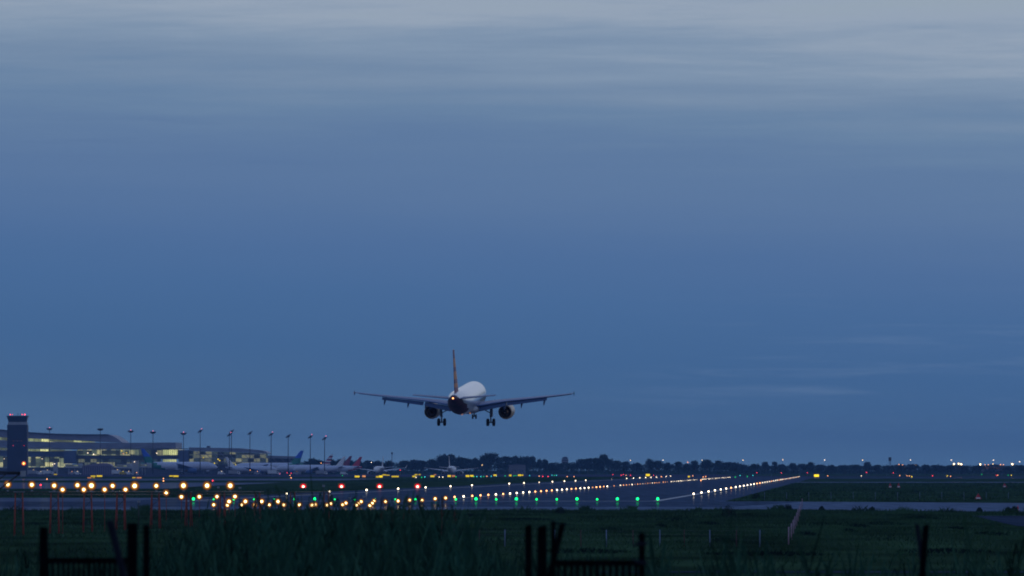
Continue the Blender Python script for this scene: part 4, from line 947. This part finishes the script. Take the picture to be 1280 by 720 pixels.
jetbridge(82, 103, 582.5, 'grey jet bridge left of the ribbed shed'); jetbridge(146, 163, 583, 'grey jet bridge between the ribbed shed and the pale block'); jetbridge(176, 186, 582, 'short jet bridge beside the blue tailed airliner')
GV = 'service vehicles on the far apron'
M_veh = [mat('van_white_paint', (.6, .61, .64), .4), mat('van_grey_paint', (.25, .26, .3), .4), mat('van_yellow_paint', (.45, .33, .04), .4)]
def van(px, d, w, h, lab, m, lampc=None, truck=False):
    r_ = empty('service_truck' if truck else 'service_van', (GX(px, d), d, .04), 0, lab, 'truck' if truck else 'van', GV); L_ = w / 2
    b = MB()
    if truck:
        b.box(-L_, L_ * .5, -1.1, 1.1, .9, h); b.build('cargo_box', M_veh[m], r_); b = MB(); b.prism([(L_ * .52, .5), (L_, .5), (L_, 1.4), (L_ * .9, 2.3), (L_ * .52, 2.4)], -1.05, 1.05); b.build('cab', M_veh[0], r_)
    else:
        b.prism([(-L_, .4), (L_, .4), (L_, 1.0), (L_ * .7, 1.25), (L_ * .45, h), (-L_, h)], -.95, .95); b.build('body', M_veh[m], r_)
    b = MB(); b.box(L_ * .5 if not truck else L_ * .6, L_ * .52 + .5 if not truck else L_ * .85, -1.09, -1.06, 1.3, 1.8); b.build('window', M_black, r_)
    for q in (-L_ * .6, L_ * .62):
        b = MB(); b.lathe([(-1.12, .001), (-1.12, .42), (1.12, .42), (1.12, .001)], (q, 0, .42), 'X', 12)
        b.v = [(q + (y), (x - q), z) for x, y, z in b.v]; b.build('wheel', M_black, r_)
    if lampc:
        b = MB(); b.lathe([(0, .2), (.2, .22), (.4, .02)], (0, 0, h + .003), 'Z', 8); b.build('beacon', lampmat(lampc, .3), r_)
for i, (px, w, h, lab, m, lc, tr) in enumerate(((42, 8, 3.4, 'grey truck below the lit hall just right of the control tower', 1, 'warm', True), (51, 5, 2.2, 'white van with a lit roof lamp below the lit hall', 0, 'white', False), (59.5, 8, 3.2, 'white truck left of the first stair block', 0, 'warm', True),
        (90, 5, 2.2, 'grey van below the first jet bridge', 1, 'orange', False), (97, 5, 2.2, 'white van just left of the ribbed shed', 0, 'white', False), (147, 8, 3.4, 'white truck just right of the ribbed shed', 0, 'warm', True), (154, 5, 2.2, 'yellow van between shed and pale stair block', 2, 'yellow', False), (161, 5, 2.3, 'white van left of the pale stair block', 0, 'warm', False),
        (277, 5, 2.3, 'white van ahead of the nose of the left airliner', 0, 'white', False), (293, 8, 3.3, 'grey truck under the plain white airliner', 1, None, True), (322, 5, 2.3, 'grey van under the middle of the plain white airliner', 1, 'orange', False), (342, 8, 3.3, 'white truck ahead of the plain white airliner', 0, None, True),
        (371, 5, 2.2, 'grey van below the blue tail of the airliner facing left', 1, 'orange', False), (402, 8, 3.0, 'grey truck below the striped tail', 1, None, True), (430, 5, 2.2, 'white van below the bright red tail', 0, None, False))):
    van(px, 4760 + (i % 3) * 25, w, h, lab, m, lc, tr)

# ------------------------------------------------------------------ floodlight masts
GM = 'tall floodlight masts along the apron'
masts = [(62, 535, 5180, 'pink'), (125.5, 535.5, 5060, None), (163.5, 538, 4980, 'pink'), (191.3, 539.3, 4960, 'pink'), (229.5, 540.8, 4900, 'pink'), (250.3, 537, 4900, 'pink'), (286.8, 541.5, 4880, 'pink'), (289.5, 537.5, 4950, None), (312.5, 539.5, 4900, None), (339, 541, 4880, 'pink'), (360.3, 543.3, 4900, None), (388, 544, 4850, 'pink'), (405.8, 546, 4850, 'pink')]
for i, (px, py, d, c) in enumerate(masts):
    z = P(px, py, d).z; r_ = empty('floodlight_mast', (GX(px, d), d, .04), 0, 'floodlight mast above the terminal, %s from the left' % ordn(i + 1), 'floodlight mast', GM)
    b = MB(); b.bar((0, 0, 0), (0, 0, z - .5), .34, n=8, w2=.2); b.build('shaft', M_steel, r_)
    b = MB(); tl = i >= 5
    if not tl:
        b.lathe([(z - 1.7, .6), (z - 1.2, 1.9), (z - .2, 2.3), (z, .5)], (0, 0, 0), 'Z', 12, cap=True)
    else:
        b.bar((-1.6, 0, z - 2.3), (1.7, 0, z + .1), .38, n=6); b.bar((-.4, 0, z - 1.6), (.6, 0, z - .7), .95, n=6)
    b.build('lamp_head', M_steel, r_)
    for k in range(4):
        b = MB(); q = -1.2 + k * .8; b.box(q - .25, q + .25, -.8, -.5, z - .75 + (q * .6 - .1 if tl else 0), z - .3 + (q * .6 - .1 if tl else 0)); b.build('floodlight', M_galv, r_)
    if c:
        b = MB(); b.lathe([(0, .25), (.3, .34), (.6, .03)], (1.0 if tl else 0, 0, z + (.2 if tl else .02)), 'Z', 8); b.build('obstruction_lamp', lampmat(c, .35), r_)
r_ = empty('radio_mast', (GX(490, 5000), 5000, .04), 0, 'slim radio mast with dark head above the trees left of the middle', 'mast'); z = P(0, 565.5, 5000).z
b = MB(); b.bar((0, 0, 0), (0, 0, z - 1.5), .3, n=6, w2=.18); b.build('shaft', M_steel, r_); b = MB(); b.lathe([(z - 1.5, .4), (z - .7, .75), (z, .5)], (0, 0, 0), 'Z', 8, cap=True); b.build('antenna_head', M_steel, r_)
r_ = empty('lattice_mast', (GX(1112.3, 5600), 5600, 0), 0, 'dark lattice mast with a drum head, rising at the right horizon', 'mast'); z = P(0, 571.5, 5600).z
for sx_, sy_ in ((-1, -1), (1, -1), (1, 1), (-1, 1)):
    b = MB(); b.bar((sx_ * .9, sy_ * .9, 0), (sx_ * .5, sy_ * .5, z - 3), .14, n=5); b.build('leg', M_steel, r_)
b = MB()
for k in range(8): b.bar((-.9 + .05 * k, -.8, z * k / 9), (.9 - .05 * k, -.8, z * (k + 1) / 9), .09, n=4)
b.build('bracing', M_steel, r_); b = MB(); b.lathe([(z - 3, 1.1), (z - .3, 1.3), (z, .9)], (0, 0, 0), 'Z', 10, cap=True); b.build('drum_head', M_steel, r_)

# ------------------------------------------------------------------ far right street lamps
GS = 'distant street lamps along the right horizon'
lamps = [(788, 575.4, .35, 'white'), (828.6, 575.3, .4, 'white'), (859.7, 577.8, .7, 'orange'), (877.5, 575.4, .4, 'white'), (879.5, 581.4, .25, 'orange'), (892.7, 581.8, .25, 'orange'), (928.7, 575.3, .5, 'white'), (974, 581.4, .9, 'orange'), (978.4, 574.8, .4, 'white'), (1030.6, 575, .7, 'white'), (1078, 575.2, .6, 'white'),
         (1138, 575, .45, 'white'), (1189, 575, .6, 'white'), (1192.2, 580, 1.6, 'warm'), (1198, 579.7, 1.0, 'warm'), (1201.2, 580.2, 1.9, 'warm'), (1225, 580.6, 1.5, 'warm'), (1231, 580.9, .5, 'orange'), (1235, 580.9, .4, 'orange'), (1241.5, 575.3, .5, 'white'), (1241, 580, .7, 'white'), (1250.5, 580.8, .6, 'orange'), (1254, 580.8, .6, 'orange'),
         (1265, 580.2, 1.8, 'warm'), (1274.2, 577.2, .7, 'white'), (1123.5, 580.7, .25, 'orange'), (1128, 581, .25, 'orange'), (1144, 581, .2, 'white'), (640 - 175.8, 578, .5, 'white'), (768.5, 579, .2, 'pink'), (602.8, 581.4, .3, 'warm'), (443.5 + 3, 578.5, .12, 'warm'), (401.5, 578.8, .12, 'orange')]
lamps.sort()
for i, (px, py, k, c) in enumerate(lamps):
    d = 5350 if px < 700 else 5700; z = P(px, py, d).z
    r_ = empty('street_lamp', (GX(px, d), d, 0), 0, 'distant %s street lamp on a pole, %s from the left along the horizon' % ({'warm': 'amber'}.get(c, c), ordn(i + 1)), 'street lamp', GS)
    b = MB(); b.bar((0, 0, 0), (0, 0, z), .12, n=5, w2=.08); b.bar((0, 0, z), (0, -.9, z + .15), .07, n=5); b.build('pole', M_steel, r_)
    rr = .62 if k > .9 else .30
    b = MB(); b.lathe([(-rr, .02), (-rr * .5, rr * .85), (0, rr), (rr * .5, rr * .85), (rr, .02)], (0, -.9, z), 'Z', 10); b.build('lamp', lampmat('warm' if c == 'white' and i % 2 else c, round(.35 + k * .6, 2)), r_)

# far buildings
def shed(px0, px1, py, d, lab, m, windows=0):
    w = (px1 - px0) / 2 / F * d; h = P(0, py, d).z; r_ = empty('warehouse', (GX((px0 + px1) / 2, d), d, 0), 0, lab, 'warehouse', 'low buildings on the horizon')
    b = MB(); b.box(-w, w, 0, 22, 0, h); b.build('wall', m, r_)
    b = MB(); b.prism([(-w - .4, h + .003), (0, h + 1.1), (w + .4, h + .003)], -.4, 22.4); b.build('roof', M_fas, r_)
    for k in range(windows):
        x = -w + (k + .5) * 2 * w / windows; b = MB(); b.box(x - .9, x + .9, -.06, -.01, h - 2.6, h - 1.6); b.build('window', glow('amber_window', (1, .4, .16), .35 if k % 2 else .12), r_)
M_wh = mat('grey_warehouse_panels', (.15, .15, .19), .7)
shed(1229, 1256, 581.8, 5750, 'long warehouse with a row of amber windows at the right horizon', M_wh, 9); shed(1187, 1207, 582.5, 5900, 'low warehouse under the two brightest horizon lamps', M_wh, 4); shed(1119, 1132, 581.5, 5900, 'small building with orange lamps right of the lattice mast', M_wh, 4); shed(636, 657, 581.3, 5250, 'low grey building in front of the middle trees', M_wh, 0)
r_ = empty('apartment_tower', (GX(706.2, 7400), 7400, 0), 0, 'hazy pale apartment tower rising between tree groups', 'building'); w = 4.2 / F * 7400; h = P(0, 573.5, 7400).z
b = MB(); b.box(-w, w, 0, 8, 0, h); b.build('wall', M_wh, r_); b = MB(); b.box(-w * .5, w * .6, 1, 6, h + .003, h + 2.2); b.build('roof_block', M_wh, r_)
for k in range(6):
    b = MB(); b.box(-w * .85, w * .85, -.05, -.01, 3 + k * 2.4, 4 + k * 2.4); b.build('window', M_black, r_)

# markers on the right
def marker(px, py, d, lab, w=.8, hh=1.1):
    r_ = empty('marker_board', (GX(px, d), d, 0), 0, lab, 'marker', 'red and white marker boards'); z = max(hh * .6, P(0, py, d).z)
    b = MB(); b.prism([(-w / 2, z - hh / 2), (w / 2, z - hh / 2), (0, z + hh / 2)], -.1, .1); b.build('board', M_redt, r_)
    b = MB(); b.box(-w * .3, w * .3, -.13, -.11, z - hh * .45, z - hh * .2); b.build('band', M_white, r_)
    b = MB(); b.bar((-w * .3, 0, 0), (-w * .3, 0, z - hh / 2), .04, n=5); b.build('leg', M_galv, r_); b = MB(); b.bar((w * .3, 0, 0), (w * .3, 0, z - hh / 2), .04, n=5); b.build('leg', M_galv, r_)
marker(1112.5, 608, 1600, 'small red and white marker, left one of the pair in the right infield'); marker(1123, 608, 1600, 'small red and white marker, right one of the pair in the right infield')
marker(1222.5, 622, 1010, 'red marker low in the grass behind the right fence', 1.0, .8); marker(1255.5, 608, 1650, 'red marker farthest right in the infield', 1.1, .9)
marker(1272, 637, 735, 'red marker on a dark base at the near taxiway edge, far right', .35, .6)
def bush(px, d, r, lab):
    rr = random.Random(int(px * 7)); r_ = empty('bush', (GX(px, d), d, 0), 0, lab, 'bush', 'small dark bushes at the pavement edge')
    b = MB(); 
    for k in range(500):
        a = rr.uniform(0, 2 * PI); q = rr.random() ** .5 * r; z = rr.random() * r * 1.5 * math.sqrt(max(.05, 1 - (q / r) ** 2)); c = Vector((math.cos(a) * q, math.sin(a) * q, z))
        u = Vector((rr.uniform(-1, 1), rr.uniform(-1, 1), rr.uniform(-1, 1))) * .09; v = Vector((rr.uniform(-1, 1), rr.uniform(-1, 1), rr.uniform(-1, 1))) * .09
        b.add([c - u, c + v, c + u], [(0, 1, 2)])
    b.build('leaves', M_tree, r_); b = MB()
    for k in range(5): b.bar((0, 0, 0), (rr.uniform(-.5, .5) * r, rr.uniform(-.5, .5) * r, r * 1.1), .02, n=4, w2=.005)
    b.build('stem', M_bark, r_)
M_tree = mat('dark_evergreen_leaves', (.018, .038, .030), .85, spec=0, var=.5, scale=.35)
M_bark = mat('brown_bark', (.08, .06, .045), .9)
for px, d, r, lab in ((1260, 722, .38, 'round dark bush left of the red marker at the right pavement edge'), (1268, 720, .42, 'dark bush around the foot of the red marker'), (1224, 728, .3, 'small dark bush at the pavement edge, third from the right'), (1090, 742, .3, 'small dark bush at the pavement edge above the right grass'), (1027, 752, .3, 'small dark bush right of the receding post row'),
                     (985, 755, .45, 'dark bush left of the receding post row'), (911, 655, .7, 'low dark bush in the middle right grass'), (700, 690, .5, 'low dark bush in the grass left of the middle'), (945, 1030, .6, 'dark bush at the tip of the right infield')):
    bush(px, d, r, lab)

# ------------------------------------------------------------------ trees
def tree_mesh(seed, w, h, kind):
    rr = random.Random(seed); cb = MB(); tb = MB(); lobes = []
    tb.bar((0, 0, -.2), (rr.uniform(-.3, .3), 0, h * .5), .38, n=7, w2=.22)
    nl = 11 if kind != 'tall' else 8
    for k in range(nl):
        a = rr.uniform(0, 2 * PI); q = rr.uniform(.1, .75) * w / 2; z = h * (rr.uniform(.38, .84)); r = rr.uniform(.16, .3) * w * (1.1 - .4 * abs(z / h - .55))
        if kind == 'flat': z = h * rr.uniform(.6, .85)
        c = Vector((math.cos(a) * q, math.sin(a) * q, min(z, h - r * .8))); lobes.append((c, r)); tb.bar((0, 0, h * rr.uniform(.2, .45)), c, .16, n=5, w2=.05)
    lobes.append((Vector((0, 0, h * .8)), w * .2))
    for c, r in lobes:
        for k in range(120):
            v = Vector((rr.gauss(0, 1), rr.gauss(0, 1), rr.gauss(0, 1))).normalized() * r * rr.uniform(.55, 1.08) * (1 + .25 * noise.noise(c + Vector((k * .3, 0, 0))))
            v.z *= .8; p = c + v; s_ = rr.uniform(.3, .75)
            u = Vector((rr.uniform(-1, 1), rr.uniform(-1, 1), rr.uniform(-1, 1))).normalized() * s_; t_ = u.cross(Vector((rr.uniform(-1, 1), rr.uniform(-1, 1), rr.uniform(-1, 1)))).normalized() * s_ * .7
            cb.add([p - u, p + t_, p + u, p - t_], [(0, 1, 2, 3)])
    return tb, cb
protos = []
for i, (w, h, kd) in enumerate(((12, 11, 'round'), (15, 11, 'round'), (9, 12, 'tall'), (14, 10, 'flat'), (10, 10, 'round'), (6, 9, 'tall'))):
    tb, cb = tree_mesh(40 + i, w, h, kd); protos.append((w, h, tb, cb, kd, [None, None]))
named = [(372, 576, 10), (388, 573, 18), (398, 573.5, 14), (414, 573.5, 16), (426, 574, 14), (437, 575, 12), (447, 575.5, 14), (462, 574.5, 12), (472, 575, 14), (487, 576, 13), (505, 576, 14), (516, 574.5, 18), (528, 574.5, 14), (541, 573, 14), (552, 569.5, 20), (562, 568.3, 18), (573, 571, 14), (583, 571, 16), (594, 571.5, 14), (604, 569.5, 14), (613, 567, 18), (624, 571.5, 11), (635, 569, 16), (644, 568.8, 16), (655, 571, 14), (664, 570.8, 14), (673, 574, 10), (680.5, 572, 7), (690, 578, 12), (700, 580, 12), (716, 580, 12), (727, 573.5, 14),
         (735, 571.5, 14), (745, 571, 16), (755, 568.2, 15), (762, 574, 9), (771, 575.5, 12), (781, 575.8, 12), (797, 577.5, 12), (811, 573.8, 11), (822, 576, 13), (836, 578, 11), (847, 576.2, 12), (858, 579, 10), (869, 576, 11), (884, 574.8, 13), (896, 575.5, 14), (908, 576.5, 14), (918, 577, 10), (930, 582, 11), (943, 580, 12), (957, 578.6, 10), (968, 576.5, 9), (978, 579.5, 12), (990, 580, 12), (1003, 580, 10), (1012, 578.3, 11), (1026, 580.2, 12),
         (1040, 582, 11), (1056, 581.8, 12), (1070, 581, 12), (1084, 578.3, 11), (1096, 580.5, 12), (1110, 582, 12), (1124, 582.3, 12), (1140, 582, 14), (1156, 581, 14), (1172, 580.5, 16), (1186, 582, 12), (1206, 582.5, 12), (1222, 583, 12), (1260, 583, 12), (1276, 582.5, 14)]
for i, (px, py, wp) in enumerate(named):
    if px > 925: py -= (.9, 0, 1.6, .3, 0, 1.1, .2)[i % 7]
    d = 5480 + (i % 4) * 45; H = P(px, py, d).z; Wd = wp / F * d * 1.25
    k = (i * 7 + 3) % 5 if wp > 8 else 5; w, h, tb, cb, kd, me = protos[k]
    r_ = empty('tree', (GX(px, d), d, 0), R.uniform(0, 6.28), 'dark %s tree in the far treeline, %s from the left' % ({'round': 'rounded', 'tall': 'narrow', 'flat': 'broad topped'}[kd], ordn(i + 1)), 'tree', 'trees of the far treeline')
    if me[0] is None:
        a = tb.build('trunk', M_bark, r_); c = cb.build('crown', M_tree, r_); me[0], me[1] = a.data, c.data
    else:
        for nm, m_ in (('trunk', me[0]), ('crown', me[1])):
            o_ = bpy.data.objects.new(nm, m_); C.objects.link(o_); o_.parent = r_
    r_.scale = (Wd / w, Wd / w, H / h)
wd = MB(); rr = random.Random(5)
for i in range(42000):
    px = rr.uniform(340, 1420); d = rr.uniform(5640, 5900)
    top = 579 if px < 760 else 581 if px < 930 else 583
    top += 2.2 * noise.noise((px * .06, d * .01, 0)) + 2.0 * noise.noise((px * .25, d * .01, 0)) + 1.6 * noise.noise((px * .7, d * .02, 3))
    z = P(px, top, d).z * (rr.random() ** .6); c = Vector((GX(px, d), d, z)); s_ = rr.uniform(.5, 1.1)
    u = Vector((rr.uniform(-1, 1), rr.uniform(-1, 1), rr.uniform(-1, 1))) * s_; t_ = Vector((rr.uniform(-1, 1), rr.uniform(-1, 1), rr.uniform(-1, 1))) * s_
    wd.add([c - u, c + t_, c + u], [(0, 1, 2)])
tag(wd.build('far_woods', M_tree), 'dense dark woodland mass behind the far treeline', 'woods', kind='stuff')
hd = MB()
for i in range(15000):                                   # scrub at the foot of the trees
    px = rr.uniform(330, 1420); d = rr.uniform(5200, 5460); z = (2.0 + 2.2 * noise.noise((px * .05, 0, 4)) + 1.0) * rr.random() ** .7; c = Vector((GX(px, d), d, z)); s_ = rr.uniform(.4, .9)
    u = Vector((rr.uniform(-1, 1), rr.uniform(-1, 1), rr.uniform(-1, 1))) * s_; t_ = Vector((rr.uniform(-1, 1), rr.uniform(-1, 1), rr.uniform(-1, 1))) * s_
    hd.add([c - u, c + t_, c + u], [(0, 1, 2)])
tag(hd.build('undergrowth', M_tree), 'low scrub along the foot of the far trees', 'undergrowth', kind='stuff')

# ------------------------------------------------------------------ haze
hz = MB(); hz.box(-3600, 3600, -120, 12000, -1.5, 62)
hm = bpy.data.materials.new('evening_haze'); hm.use_nodes = True; nt = hm.node_tree; nt.nodes.clear()
pv = nt.nodes.new('ShaderNodeVolumePrincipled'); ou = nt.nodes.new('ShaderNodeOutputMaterial'); pv.inputs['Color'].default_value = (.24, .50, 1, 1)
pv.inputs['Density'].default_value = 4e-5; pv.inputs['Anisotropy'].default_value = .1; nt.links.new(pv.outputs[0], ou.inputs['Volume'])
ho = hz.build('haze', hm); tag(ho, 'thin blue evening haze over the airfield', 'haze', kind='stuff')
